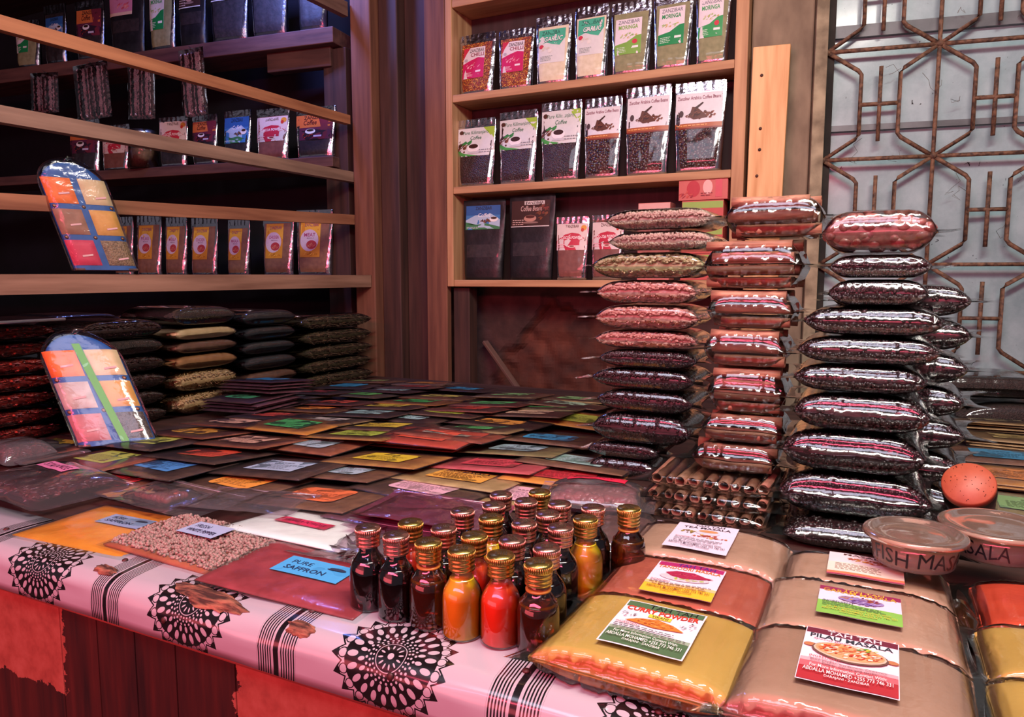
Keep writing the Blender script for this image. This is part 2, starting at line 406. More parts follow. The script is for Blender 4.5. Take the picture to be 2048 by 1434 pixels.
def plank():
    t = thing('leaning_plank', 'pale pine plank with nail holes standing between shelf unit and window', 'plank', (-.40, 3.06, 0))
    mb = MB()
    L = [(-.075, .0), (-.073, .6), (-.07, 1.0), (-.066, 1.39)]; Rr = [(.062, 0), (.058, .6), (.064, 1.0), (.071, 1.385)]
    vs = []; 
    for y in (-.012, .012):
        vs += [Vector((x, y, z - .0)) for x, z in L] + [Vector((x, y, z)) for x, z in Rr]
    fs = [(i, i + 4, i + 5, i + 1) for i in range(3)] + [(8 + i, 9 + i, 13 + i, 12 + i) for i in range(3)]
    fs += [(i, i + 1, i + 9, i + 8) for i in range(3)] + [(4 + i, 12 + i, 13 + i, 5 + i) for i in range(3)] + [(3, 7, 15, 11), (0, 8, 12, 4)]
    mb.add(vs, fs); mb.build('board', noise_mat('#c08a54', '#e0b27c', 5, .6, .2, (6, 6, .5), detail=7), t, False, .003)
    for x, z in ((-.03, 1.28), (-.028, 1.08), (-.028, 1.0), (-.035, .9), (-.04, .75)):
        MB().lathe([(0, 0), (.006, 0), (.006, .002), (0, .002)], 10, M=Matrix.Translation((x, -.0125, z)) @ Matrix.Rotation(PI / 2, 4, 'X')).build('nail_hole', noise_mat('#3a2016', '#5a3424', 40, .7, 0), t)
plank()
def stick():
    a = ony(970, 683, 3.26); b = ony(1052, 800, 3.13)
    mb = MB().box(-.016, -.008, 0, .016, .008, (b - a).length + .1)
    o = mb.build('wooden_stick', wood('#4c342c', '#70544a', 'z'), None, False, .003)
    o.location = b + (b - a).normalized() * .1; o.rotation_euler = (a - b).to_track_quat('Z', 'Y').to_euler()
    tag(o, 'grey-brown stick leaning on the broken earth wall behind the table', 'stick')
stick()

# ---- dark alcove shelves (left) and the rough rails in front of them
AP = (-2.56, 3.10); AA = math.radians(7)
def apt(u, z, off=0): return Vector((AP[0] + u * math.cos(AA) + off * math.sin(AA), AP[1] + u * math.sin(AA) - off * math.cos(AA), z))
def au(px, py, off=0):
    P = apt(0, 0, off); p = onpl(px, py, (P.x, P.y), AA); return (p.x - P.x) * math.cos(AA) + (p.y - P.y) * math.sin(AA), p.z
def build_alcove():
    for i, (z0, z1, lab, ax, u1) in enumerate([(1.71, 1.79, 'topmost dark shelf board in the left alcove, edge bluish by the lamp', 0, 0.0), (1.085, 1.14, 'middle dark shelf board in the left alcove behind the rails', 0, -.02), (.455, .515, 'lowest dark shelf board in the left alcove behind the brown powder pouches', 0, -.02)]):
        mb = MB(); M = Matrix.Rotation(AA, 4, 'Z'); mb.box(-3.6, 0, 0, u1, .26, z1 - z0, M=M)
        o = mb.build('shelf_board', wood('#4a2e2a', '#6e4a40', 'x'), None, False, .004); o.location = (AP[0], AP[1], z0); tag(o, lab, 'shelf')
    mb = MB(); M = Matrix.Rotation(AA, 4, 'Z'); mb.box(-.45, .05, -.10, -.05, .11, 0, M=M)
    o = mb.build('shelf_bracket', wood('#3c2420', '#5c3a32', 'x'), None, False, .004); o.location = (AP[0], AP[1], 1.71); tag(o, 'dark wooden bracket under the right end of the top alcove shelf', 'bracket')
    for (lab, Y1, za, zb, h, w, cs) in [
        ('high guard rail near the upper edge, tinted blue by the lamp', 3.09, onx(640, 8, -2.45).z, onx(715, 42, -2.45).z, .07, .035, ('#5e4438', '#86685a')),
        ('topmost orange-brown guard rail sloping across the alcove', 3.09, 1.262, 1.287, .045, .035, ('#8a5638', '#b98058')),
        ('second guard rail from the top, grey-brown and rough', 3.27, .982, 1.000, .052, .045, ('#6e5648', '#9a7e6a')),
        ('third guard rail, behind the upper arched spice bag', 3.17, .715, .783, .05, .035, ('#7c4e36', '#a87454')),
        ('broad lowest guard rail that carries the upper arched spice bag', 3.095, .4512, .456, .062, .215, ('#70503f', '#a07c66'))]:
        mb = MB(); Y0 = .95; n = 14; x1 = -2.345 if w > .1 else -2.452; x0 = x1 - w
        zz = lambda y: za + (zb - za) * (y - 1.37) / (Y1 - 1.37)
        mb.grid(n, 4, lambda a, b: Vector(([x1, x1, x0, x0, x1][int(b * 4 + .01)], Y0 + (Y1 - Y0) * a, zz(Y0 + (Y1 - Y0) * a) + [0, h, h, 0, 0][int(b * 4 + .01)] + .0015 * nz(a * 9, b * 3))))
        mb.box(x0, Y1 - .001, zz(Y1), x1, Y1, zz(Y1) + h); mb.box(x0, Y0, zz(Y0), x1, Y0 + .001, zz(Y0) + h)
        o = mb.build('guard_rail', wood(*cs, 'y'), None, False); tag(o, lab, 'rail')
    # post at the near end of the rails, outside the picture, that carries them
    struct('trim_12', MB().box(-2.60, .84, -.85, -2.35, .945, 2.45), wood('#5e3526', '#8a5840', 'z'))
build_alcove()

# ================================================================== COUNTER
def build_counter():
    t = thing('display_counter', 'long red counter under the patterned oilcloth and rows of packets', 'counter', (-.9, .83, -.85))
    O = Vector((-.9, .83, -.85))
    def part(name, x0, y0, z0, x1, y1, z1, m, bev=.004):
        return MB().box(x0 - O.x, y0 - O.y, z0 - O.z, x1 - O.x, y1 - O.y, z1 - O.z).build(name, m, t, False, bev)
    part('counter_top', -2.9, .80, -.05, 1.5, 3.06, -.004, wood('#2c1814', '#4a2a22', 'x'))
    # front boards: dark red wood with big flaking orange paint
    m, nt, b = base_mat('flaking_paint')
    geo = nt.nodes.new('ShaderNodeNewGeometry'); sp = nt.nodes.new('ShaderNodeSeparateXYZ'); nt.links.new(geo.outputs['Position'], sp.inputs[0])
    mp = nt.nodes.new('ShaderNodeMapping'); mp.inputs['Scale'].default_value = (14, 14, 1.2); nt.links.new(geo.outputs['Position'], mp.inputs[0])
    g = nt.nodes.new('ShaderNodeTexNoise'); g.inputs['Scale'].default_value = 3; g.inputs['Detail'].default_value = 8; nt.links.new(mp.outputs[0], g.inputs['Vector'])
    n = nt.nodes.new('ShaderNodeTexNoise'); n.inputs['Scale'].default_value = 22; n.inputs['Detail'].default_value = 10; n.inputs['Roughness'].default_value = .65; nt.links.new(geo.outputs['Position'], n.inputs['Vector'])
    def mth(op, a, bb=None, cl=False):
        x = nt.nodes.new('ShaderNodeMath'); x.operation = op; x.use_clamp = cl
        for i, v in enumerate((a, bb)):
            if v is None: continue
            if isinstance(v, (int, float)): x.inputs[i].default_value = v
            else: nt.links.new(v, x.inputs[i])
        return x.outputs[0]
    X, Z = sp.outputs[0], sp.outputs[2]
    # bare board between x = -1.30 and -0.80, paint on both sides; edges wander with the noise
    wob = mth('MULTIPLY', mth('SUBTRACT', n.outputs[0], .5), .07)
    Xw = mth('ADD', X, wob); Zw = mth('ADD', Z, wob)
    right_ = mth('MULTIPLY', mth('GREATER_THAN', Xw, -.862), mth('LESS_THAN', Zw, -.062))
    left_ = mth('MULTIPLY', mth('LESS_THAN', Xw, -1.295), mth('GREATER_THAN', Zw, -.26))
    chip = mth('GREATER_THAN', n.outputs[0], .30)
    fac = mth('MULTIPLY', mth('MAXIMUM', right_, left_), chip)
    red = ramp(nt, g.outputs[0], [(.3, '#200a09'), (.6, '#40150f'), (.8, '#542018')]); ora = ramp(nt, n.outputs[0], [(.3, '#843c30'), (.5, '#9c5040'), (.7, '#a86050')])
    mx = nt.nodes.new('ShaderNodeMix'); mx.data_type = 'RGBA'; nt.links.new(fac, mx.inputs[0]); nt.links.new(red, mx.inputs[6]); nt.links.new(ora, mx.inputs[7])
    nt.links.new(mx.outputs[2], b.inputs['Base Color']); b.inputs['Roughness'].default_value = .55
    bh = mth('ADD', mth('MULTIPLY', fac, .6), mth('MULTIPLY', g.outputs[0], .3)); add_bump(nt, b, bh, .8, .004)
    xs = [-2.9, -1.305, -1.20, -1.10, -1.0, -.865, -.2, 1.5]
    for i in range(len(xs) - 1): part('front_board', xs[i] + .001, .775, -.85, xs[i + 1] - .001, .799, -.045, m, .002)
    part('side_board', 1.47, .80, -.85, 1.5, 3.06, -.051, m); part('side_board', -2.9, .80, -.85, -2.87, 3.06, -.051, m)
    part('edge_rail', -2.9, .757, -.085, 1.5, .774, -.05, wood('#7a3a30', '#9c5444', 'x'))
    # oilcloth strip wrapped over the front edge
    prof = []
    y0 = .90; s = 0; pts = [(y0, .0), (.86, .0015), (.83, .002), (.80, .0005), (.785, -.001)]
    for i in range(1, 10):
        a = i / 9 * PI / 2; pts.append((.785 - .037 * math.sin(a), -.034 + .033 * math.cos(a)))
    pts += [(.747, -.045), (.7465, -.058), (.747, -.072)]
    arc = [0]
    for i in range(1, len(pts)): arc.append(arc[-1] + math.dist(pts[i], pts[i - 1]))
    nx = 240; me_v = []; fs = []
    mb = MB()
    for j, (y, z) in enumerate(pts):
        for i in range(nx + 1):
            x = -2.9 + 4.4 * i / nx; wv = .0022 * nz(x * 5, j * .35) + .0012 * nz(x * 16, j * .5, 3)
            k = min(1, max(0, (j - 2) / 5)); me_v.append((x - O.x, y - O.y - wv * k, z - O.z + wv * (1 - k) * .5))
    for j in range(len(pts) - 1):
        for i in range(nx): a = j * (nx + 1) + i; fs.append((a, a + nx + 1, a + nx + 2, a + 1))
    mb.add(me_v, fs); cl = mb.build('oilcloth', cloth_mat(), t)
    uv = cl.data.uv_layers.new(name='cloth'); a0 = arc[2]
    for lp in cl.data.loops:
        vi = lp.vertex_index; j, i = divmod(vi, nx + 1); uv.data[lp.index].uv = (-2.9 + 4.4 * i / nx, arc[j] - a0)
    so = cl.modifiers.new('thick', 'SOLIDIFY'); so.thickness = .0008; so.offset = 1
    # torn places where the wood shows, and the tacks
    def clothpt(x, s, off=.002):
        s += a0; j = 0
        while j < len(arc) - 2 and arc[j + 1] < s: j += 1
        f = (s - arc[j]) / (arc[j + 1] - arc[j]); y = pts[j][0] + (pts[j + 1][0] - pts[j][0]) * f; z = pts[j][1] + (pts[j + 1][1] - pts[j][1]) * f
        dy = pts[j + 1][0] - pts[j][0]; dz = pts[j + 1][1] - pts[j][1]; l = math.hypot(dy, dz)
        return Vector((x - O.x, y + dz / l * off - O.y, z - dy / l * off - O.z))
    wd = noise_mat('#3c1a14', '#a0604a', 70, .85, 1.0, (.25, 1.5, 1.5), detail=8, dist=.008, lo=.4, hi=.6)
    for (x, s, rx, ry, sd, tilt) in [(-1.165, .054, .030, .012, 1, -.1), (-.915, .052, .085, .021, 2, -.22), (-.722, .062, .026, .013, 3, -.1), (-.36, .11, .01, .006, 4, 0)]:
        rr = random.Random(sd); mb = MB(); n = 26; vs = [clothpt(x, s, .005)]
        for rad in (.6, 1):
            for i in range(n):
                a = 2 * PI * i / n; q = rad * rr.uniform(.72, 1.15) if rad == 1 else rad
                vs.append(clothpt(x + rx * math.cos(a) * q, s + ry * math.sin(a) * q + tilt * rx * math.cos(a) * q * -.6, .0045 * (1 - (rad == 1)) + .0018 + (.002 * rr.random() if rad < 1 else 0)))
        fs = [(0, 1 + i, 1 + (i + 1) % n) for i in range(n)] + [(1 + i, 1 + n + i, 1 + n + (i + 1) % n, 1 + (i + 1) % n) for i in range(n)]
        mb.add(vs, fs); mb.build('torn_patch', wd, t)
    tk = noise_mat('#3a1a1a', '#5c2c2c', 40, .5, 0, metal=.3)
    for (x, s) in [(-1.53, .012), (-1.17, .014), (-.735, .02), (-.985, .105), (-.375, .03), (-.355, .108), (-.20, .04), (-.55, .09)]:
        c = clothpt(x, s, .001); o = MB().lathe([(.0055, 0), (.005, .0018), (.003, .003), (0, .0034)], 12).build('tack', tk, t); o.location = c
        d = clothpt(x, s, .004) - c; o.rotation_euler = d.to_track_quat('Z', 'Y').to_euler()
# node maths for the printed oilcloth
class E:
    nt = None
    def __init__(s, o): s.o = o
    @staticmethod
    def op(op, *a, clamp=False):
        n = E.nt.nodes.new('ShaderNodeMath'); n.operation = op; n.use_clamp = clamp
        for i, v in enumerate(a):
            if isinstance(v, E): E.nt.links.new(v.o, n.inputs[i])
            else: n.inputs[i].default_value = v
        return E(n.outputs[0])
    def __add__(s, b): return E.op('ADD', s, b)
    def __radd__(s, b): return E.op('ADD', b, s)
    def __sub__(s, b): return E.op('SUBTRACT', s, b)
    def __rsub__(s, b): return E.op('SUBTRACT', b, s)
    def __mul__(s, b): return E.op('MULTIPLY', s, b)
    __rmul__ = __mul__
    def __truediv__(s, b): return E.op('DIVIDE', s, b)
    def __lt__(s, b): return E.op('LESS_THAN', s, b)
    def __gt__(s, b): return E.op('GREATER_THAN', s, b)
    def abs(s): return E.op('ABSOLUTE', s)
    def fract(s): return E.op('FRACT', s)
def emax(*a):
    r = a[0]
    for x in a[1:]: r = E.op('MAXIMUM', r, x)
    return r
def cloth_mat():
    m, nt, b = base_mat('printed_oilcloth'); E.nt = nt
    uvn = nt.nodes.new('ShaderNodeUVMap'); uvn.uv_map = 'cloth'; sp = nt.nodes.new('ShaderNodeSeparateXYZ'); nt.links.new(uvn.outputs[0], sp.inputs[0])
    U = E(sp.outputs[0]); V = E(sp.outputs[1]); P = .38
    um = ((U + 3.8 + .56) / P + .5).fract() * P - P / 2      # 0 at mandala centres x = -.56 + k P
    vc = V - .066
    r = E.op('SQRT', um * um + vc * vc) / .093               # 1 at petal tips
    th = E.op('ARCTAN2', vc, um) / (2 * PI)
    def ring(N, shift=0.0):                                  # signed arc distance from nearest spoke, in r units
        a = ((th * N + shift + 10.0).fract() - .5); return a * r * (2 * PI / N)
    def ell(a, r0, ra, rr): 
        x = a / ra; y = (r - r0) / rr; return x * x + y * y
    N = 22
    a1 = ring(N); a2 = ring(N, .5)
    # outer pointed petals: outline and dark triangle with white drop
    w = E.op('MULTIPLY', (1.0 - (r - .78).abs() / .22), .155)
    inpet = (a1.abs() < w) * (r > .74)
    inner = (a1.abs() < (w - .03)) * (r > .76) * (r < .955)
    outl = inpet - inpet * inner
    dark_tip = inner * (r > .875)
    drop = ell(a1, .80, .055, .06) < 1.0
    ringdk = E.op('COMPARE', ell(a1, .80, .07, .075), 1.0, .22)
    black = emax(outl, dark_tip)
    # dark disc with white ellipses
    disc = (r < .745)
    white1 = (ell(a1, .63, .045, .088) < 1.0) 
    white2 = ell(a2, .47, .030, .055) < 1.0
    black = emax(black * (1.0 - drop), ringdk * (r > .72), disc)
    white = emax(white1 * disc, white2)
    for (r0, n_, s) in ((.33, 26, .018), (.385, 26, .020), (.28, 26, .015), (.555, 22, .012)):
        a = ring(n_, .5 if r0 in (.385,) else 0.0); white = emax(white, ell(a, r0, s, s) < 1.0)
    a8 = ring(12); white = emax(white, ell(a8, .16, .014, .04) < 1.0, E.op('COMPARE', r, .235, .006), r < .05)
    small = emax(r < 1.0, 0.0) if False else (r < 1.02)
    mand = black * (1.0 - white) * small
    # stripe band midway between two mandalas
    ub = (P / 2 - um.abs())                                   # 0 at band centre
    band = (ub < .037)
    lines = ((ub / .0046).fract() < .5) * (ub > .009) * band
    solid = ub < .0048
    blk = emax(mand, lines, solid)
    mx = nt.nodes.new('ShaderNodeMix'); mx.data_type = 'RGBA'; nt.links.new(blk.o, mx.inputs[0]); mx.inputs[6].default_value = lin('#aea2ac'); mx.inputs[7].default_value = lin('#141013')
    nt.links.new(mx.outputs[2], b.inputs['Base Color']); b.inputs['Roughness'].default_value = .25; b.inputs['Coat Weight'].default_value = .5; b.inputs['Coat Roughness'].default_value = .12
    return m
build_counter()

# ================================================================== FLAT PACKETS ON THE COUNTER
HF = {}; HG = .025
def hf_cells(cx, cy, w, d, rz):
    c, s = math.cos(rz), math.sin(rz); out = []
    nx = int(w / HG) + 1; ny = int(d / HG) + 1
    for i in range(nx + 1):
        for j in range(ny + 1):
            a = (i / nx - .5); b = (j / ny - .5); x = a * w; y = b * d
            out.append((round((cx + x * c - y * s) / HG), round((cy + x * s + y * c) / HG), x, y))
    return out
def settle(cx, cy, w, d, rz, th, capz=.034):
    """soft packet draped over what lies beneath; returns its base height as a function of local x, y"""
    c, s = math.cos(rz), math.sin(rz); nx, ny = 16, 12; G = []
    for j in range(ny + 1):
        row = []
        for i in range(nx + 1):
            x = (i / nx - .5) * w * 1.06; y = (j / ny - .5) * d * 1.08; I = (cx + x * c - y * s) / HG; J = (cy + x * s + y * c) / HG
            row.append(max(HF.get((math.floor(I) + p, math.floor(J) + q), 0.0) for p in (0, 1) for q in (0, 1)))
        G.append(row)
    P_ = [((i / nx - .5) * w * 1.06, (j / ny - .5) * d * 1.08, G[j][i]) for j in range(ny + 1) for i in range(nx + 1)]
    n_ = len(P_); mz = sum(p[2] for p in P_) / n_; sx_ = sum(p[0] * (p[2] - mz) for p in P_) / sum(p[0] ** 2 for p in P_); sy_ = sum(p[1] * (p[2] - mz) for p in P_) / sum(p[1] ** 2 for p in P_)
    sx_ = max(-.05, min(.05, sx_)); sy_ = max(-.08, min(.05, sy_)); res = sorted(p[2] - mz - sx_ * p[0] - sy_ * p[1] for p in P_); mz += max(0, res[int(n_ * .90)])
    G = [[max(0.0, mz + sx_ * (i / nx - .5) * w * 1.06 + sy_ * (j / ny - .5) * d * 1.08) for i in range(nx + 1)] for j in range(ny + 1)]
    def dz(x, y):
        u = max(0, min(nx - 1e-4, (x / (w * 1.06) + .5) * nx)); v = max(0, min(ny - 1e-4, (y / (d * 1.08) + .5) * ny)); i, j = int(u), int(v); u -= i; v -= j
        return (G[j][i] * (1 - u) + G[j][i + 1] * u) * (1 - v) + (G[j + 1][i] * (1 - u) + G[j + 1][i + 1] * u) * v + .0006
    for i, j, x, y in hf_cells(cx, cy, w * .97, d * .97, rz): HF[(i, j)] = max(HF.get((i, j), 0.0), min(dz(x, y) + th * .8 + .0012, capz))
    return dz
PC = {'brown': ('#6e4434', '#8e5c44'), 'dark': ('#442a26', '#644034'), 'tan': ('#a68056', '#c8a072'), 'orange': ('#dc8a34', '#e0923a'), 'ochre': ('#aa6c36', '#c88a46'),
      'rust': ('#944c30', '#b46244'), 'red': ('#bc402e', '#cc4c38'), 'redbrown': ('#904032', '#b45842'), 'pink': ('#c84c58', '#d8606c'), 'olive': ('#7e6c48', '#9e865a'), 'saffron': ('#ee8a1c', '#f4962a'),
      'white': ('#ece2e6', '#f4eef0'), 'crimson': ('#8c222a', '#a83640'), 'plum': ('#582a38', '#784050')}
packN = 0
def packet(px, py, lab, shape, pc, rz, phrase, w=.292, d=.205, th=.005, hand=None, group=None, lw=.15, lh=.105, z0=None, xy=None, lx=0, ly=0, extra=None, lrot=0):
    global packN
    p = Vector((xy[0], xy[1], 0)) if xy else onz(px, py, .012 + .02 * max(0, min(1, (960 - py) / 140))); packN += 1; sd = packN
    dz = settle(p.x, p.y, w, d, rz, th + .0006, .2 if th > .0075 or xy else .034)
    t = thing('spice_packet', phrase, 'spice packet', (p.x, p.y, 0), (0, 0, rz), group); t['h'] = 0.0; del t['h']
    def top(x, y, off=0):
        u = min(1, abs(2 * x / (w * .97))); v = min(1, abs(2 * y / (d * .97)))
        e = ((1 - u ** 6) * (1 - v ** 6)) ** .5
        return Vector((x, y, dz(x, y) + th * (.35 + .65 * e) * (1 + .12 * nz(x * 20 + sd, y * 20)) + off))
    mb = MB(); n1, n2 = 14, 10; f = lambda a: .5 - .5 * math.cos(PI * a)
    mb.grid(n1, n2, lambda a, b: top((f(a) - .5) * w * .97, (f(b) - .5) * d * .97))
    mb.grid(n1, n2, lambda a, b: Vector(((f(a) - .5) * w * .97, (f(b) - .5) * d * .97, dz((f(a) - .5) * w * .97, (f(b) - .5) * d * .97))), flip=True)
    for k in (0, 1):
        for j in (0, 1):
            q = (lambda a: ((f(a) - .5) * w * .97, (j - .5) * d * .97)) if k == 0 else (lambda a: ((j - .5) * w * .97, (f(a) - .5) * d * .97))
            mb.grid((n1, n2)[k], 1, lambda a, b: top(*q(a)) if b > .5 else Vector((*q(a), dz(*q(a)))), flip=(j == 1) != (k == 1))
    c = PC[pc]
    mb.build('powder', noise_mat(c[0], c[1], 30, .5, .25, coat=.15, dist=.002), t, weld=True)
    # clear sleeve a little larger than its contents
    mb = MB(); wv = lambda x, y: .0009 * nz(x * 38, y * 38, sd) + .0012 * abs(nz(x * 9, y * 16, sd + 5))
    def fl(a, b):
        x = (a - .5) * w * 1.04; y = (b - .5) * d * 1.06
        u = abs(2 * x / w); v = abs(2 * y / d); e = max(0, (1 - min(1, u) ** 8) * (1 - min(1, v) ** 8)) ** .5
        return Vector((x, y, dz(x, y) + .0012 + (th + .0012) * e * (1 + .1 * nz(x * 20 + sd, y * 20)) + wv(x, y)))
    mb.grid(26, 20, fl); mb.build('clear_sleeve', film_mat(refl=.9, base=.012, rough=.12, haze=.02), t)
    if lab:
        items = [('rrect' if shape == 'r' else 'rect', *((0, 0, 1, 1) if shape != 'r' else ()), lab)]
        if shape == 'r': items = [('rrect', lab)]
        if extra: items += extra
        elif shape != 'n':
            cc = lin(lab); ic = '#%02x%02x%02x' % tuple(int(int(lab[i:i + 2], 16) * .62) for i in (1, 3, 5))
            items += [('lines', .1, .12, .9, .62, 6, ic), ('lines', .3, .70, .7, .80, 1, ic)]
        a = lrot; ca, sa = math.cos(a), math.sin(a)
        label_mesh(lw, lh, items, lambda x, y, off: (lambda X, Y: top(X, Y, off + .0022))(lx + x * ca - y * sa, ly + x * sa + y * ca), parent=t)
    return t
BLUE, GRN, LGRN, YEL, LIME, RED, ORA, PEACH, CYAN, GREY, PINK, WHT = '#3a94c0', '#3f9c52', '#8cb878', '#d4b83c', '#a8b04c', '#c84a3c', '#e0913c', '#d6a48c', '#a0c0bc', '#a8bac8', '#dca8b8', '#c8b8aa'
PK = [  # px, py, label colour, shape, contents, rz, stack below, words
 (604,1138,'#4aa4dc','q','crimson',.05,0,None),
 (851,981,PINK,'r','dark',-.10,0,'dark spice packet with a rounded pink label, behind the magenta packets and bottles'),
 (1050,985,PINK,'q','tan',.06,0,'tan packet with half-hidden pink label just behind the bottle caps'),
 (639,994,'#e07040','r','brown',.02,0,'brown packet with large rounded orange label behind the white packet'),
 (487,963,'#e8983c','r','brown',-.08,0,'brown packet with rounded orange label behind the clear zip bag on the left'),
 (339,937,'#4a8ccc','q','dark',-.06,0,'dark packet with small sky-blue label left of centre, beside the red-labelled one'),
 (244,950,'#c82c34','q','rust',-.12,0,'rust packet with bright red label right of the star-shaped spice bag'),
 (1130,952,'#c8303c','q','orange',.1,0,'orange packet with crimson label left of the bag with the red card'),
 (925,958,'#e0a040','q','tan',.03,0,None),
 (692,946,GREY,'r','brown',.0,0,'brown packet with large rounded grey-blue label, centre foreground'),
 (562,943,'#a8b8d0','q','dark',.03,0,'dark packet with square pale blue printed label in the centre'),
 (420,916,'#cc4c34','r','dark',-.05,0,'dark brown packet with rounded red-orange label left of centre'),
 (215,918,LIME,'q','redbrown',-.12,0,'red-brown packet with olive label in front of the lower arched bag'),
 (1159,926,CYAN,'q','brown',.05,0,'brown packet with pale cyan label at the foot of the peppercorn stack'),
 (990,930,'#c4404c','q','pink',.02,0,'pinkish-red packet with a red label of almost the same colour'),
 (775,927,'#d8b830','q','ochre',.04,0,'ochre packet with square bright yellow label in the centre foreground'),
 (629,894,'#a8bcc8','r','rust',.0,3,'top packet of a rust-brown stack, rounded grey label with dense print'),
 (500,892,PEACH,'q','rust',-.03,0,'rust-brown packet with peach label beside the grey-labelled stack'),
 (308,889,LIME,'q','dark',-.08,1,'dark packet with olive-green label at the foot of the lower arched bag'),
 (860,894,'#cc5038','q','red',.02,3,'top packet of a red stack with red-orange label bearing a dark dot'),
 (1037,900,'#98b0b8','r','olive',.02,0,'grey-brown packet with rounded slate-blue label, centre right'),
 (907,886,'#b8a89c','q','redbrown',.03,0,'red-brown packet with plain off-white label behind the red stack'),
 (721,882,'#a4b440','q','ochre',.03,0,'brownish packet with yellow-green label behind the yellow square one'),
 (1102,880,BLUE,'r','brown',.03,0,'tan-brown packet with large rounded bright blue label by the peppercorn stack'),
 (100,888,'#b8a030','q','redbrown',-.1,0,'red-brown packet with yellow-olive label at the left, near the chilli bags'),
 (400,870,'#d49834','r','rust',-.06,0,'rust packet with rounded amber label right of the lower arched bag'),
 (587,865,GRN,'q','orange',.0,2,'top packet of an orange stack with curled green label, centre left'),
 (768,861,'#d0b038','q','brown',.05,0,'brown packet with wavy yellow label in the middle of the table'),
 (962,863,'#56ac60','q','tan',.0,0,'tan packet with square green label, wrinkled edges, centre right'),
 (471,851,PEACH,'r','rust',-.05,0,'rust-brown packet with rounded peach label near the dark left pile'),
 (648,848,'#c0b4a8','q','tan',.03,0,'tan packet with torn white paper label'),
 (1002,850,'#e09840','r','dark',.02,0,'dark packet with rounded orange label behind the green square one'),
 (1157,838,'#a8b844','q','orange',.02,3,'top packet of an amber stack with lime label touching the peppercorn stack'),
 (1060,831,'#d4b090','r','brown',.04,0,'brown packet with rounded cream label, right part of the table'),
 (817,836,'#a4c8c8','r','dark',.0,3,'top packet of a dark stack with large rounded pale cyan label'),
 (739,831,'#8cb0ac','q','dark',.02,0,'dark packet with small grey-green label left of the pale cyan stack'),
 (554,835,'#c84838','r','dark',-.03,0,'dark packet with rounded red label behind the torn white one'),
 (896,829,'#a0ac38','r','brown',.02,0,'brown packet with olive-yellow label right of the pale cyan stack'),
 (938,822,'#b83c30','q','redbrown',.02,0,'red-brown packet with tomato-red label, half covered'),
 (779,816,'#d4bc40','q','brown',.02,0,'brown packet with yellow label in the back third of the table'),
 (628,817,'#e08c34','q','ochre',-.02,1,'ochre packet with small orange label, back left'),
 (677,806,'#c84c38','q','redbrown',.0,0,'red-brown packet with red-orange label, back left of the table'),
 (545,806,'#c04430','q','plum',-.03,0,'plum-dark packet with partly hidden red label beside the dark left pile'),
 (1135,811,'#a0bc9c','q','brown',.04,0,'brown packet with pale sage label near the peppercorn stack'),
 (1099,816,'#4c9850','q','olive',.02,0,'olive packet with mid-green label, back right of the table'),
 (987,811,'#4ca05c','q','redbrown',.02,0,'reddish packet with green label, back right of the table'),
 (835,806,'#349c4c','q','orange',.0,1,'bright orange packet with deep green label, back centre'),
 (1157,798,LGRN,'q','tan',.03,0,'tan packet with pale green label at the far right corner'),
 (884,792,'#b8a850','q','ochre',.02,0,'ochre packet with khaki yellow label, back centre'),
 (723,789,'#58a04c','r','olive',.0,0,'olive packet with rounded green label, back left of centre'),
 (590,792,'#a8a488','q','tan',-.02,1,'tan packet with greyish cream label, back left'),
 (636,787,'#b03038','q','brown',.0,0,'brown packet with deep red strip label, back left'),
 (1026,792,'#84b874','q','tan',.03,0,'tan packet with light green label, back right'),
 (786,780,'#98b8b0','q','dark',.0,0,'dark packet with pale green-grey label near the back edge'),
 (828,773,'#b83434','q','brown',.02,0,'brown packet with red label near the back edge'),
 (698,770,'#3088a8','r','dark',.0,0,'dark packet with teal blue label near the back edge, left'),
 (928,775,'#3494bc','r','dark',.02,0,'dark packet with bright blue label near the back edge'),
 (741,761,'#90a458','q','ochre',.0,0,'ochre packet with moss green label at the very back'),
 (852,765,'#c88038','q','tan',.02,0,'tan packet with orange label at the very back'),
]
INK = '#2a2028'
SP1 = [('text', 'PURE', .12, .58, .42, .78, .02, 0, '#1c3050'), ('text', 'SAFFRON', .12, .22, .72, .44, .02, 0, '#1c3050'), ('ell', .80, .70, .12, .08, '#283448'), ('ell', .72, .64, .06, .03, '#283448')]
for q in PK:
    px, py, lab, shp, pc, rz, nu, words = q
    if words is None: continue
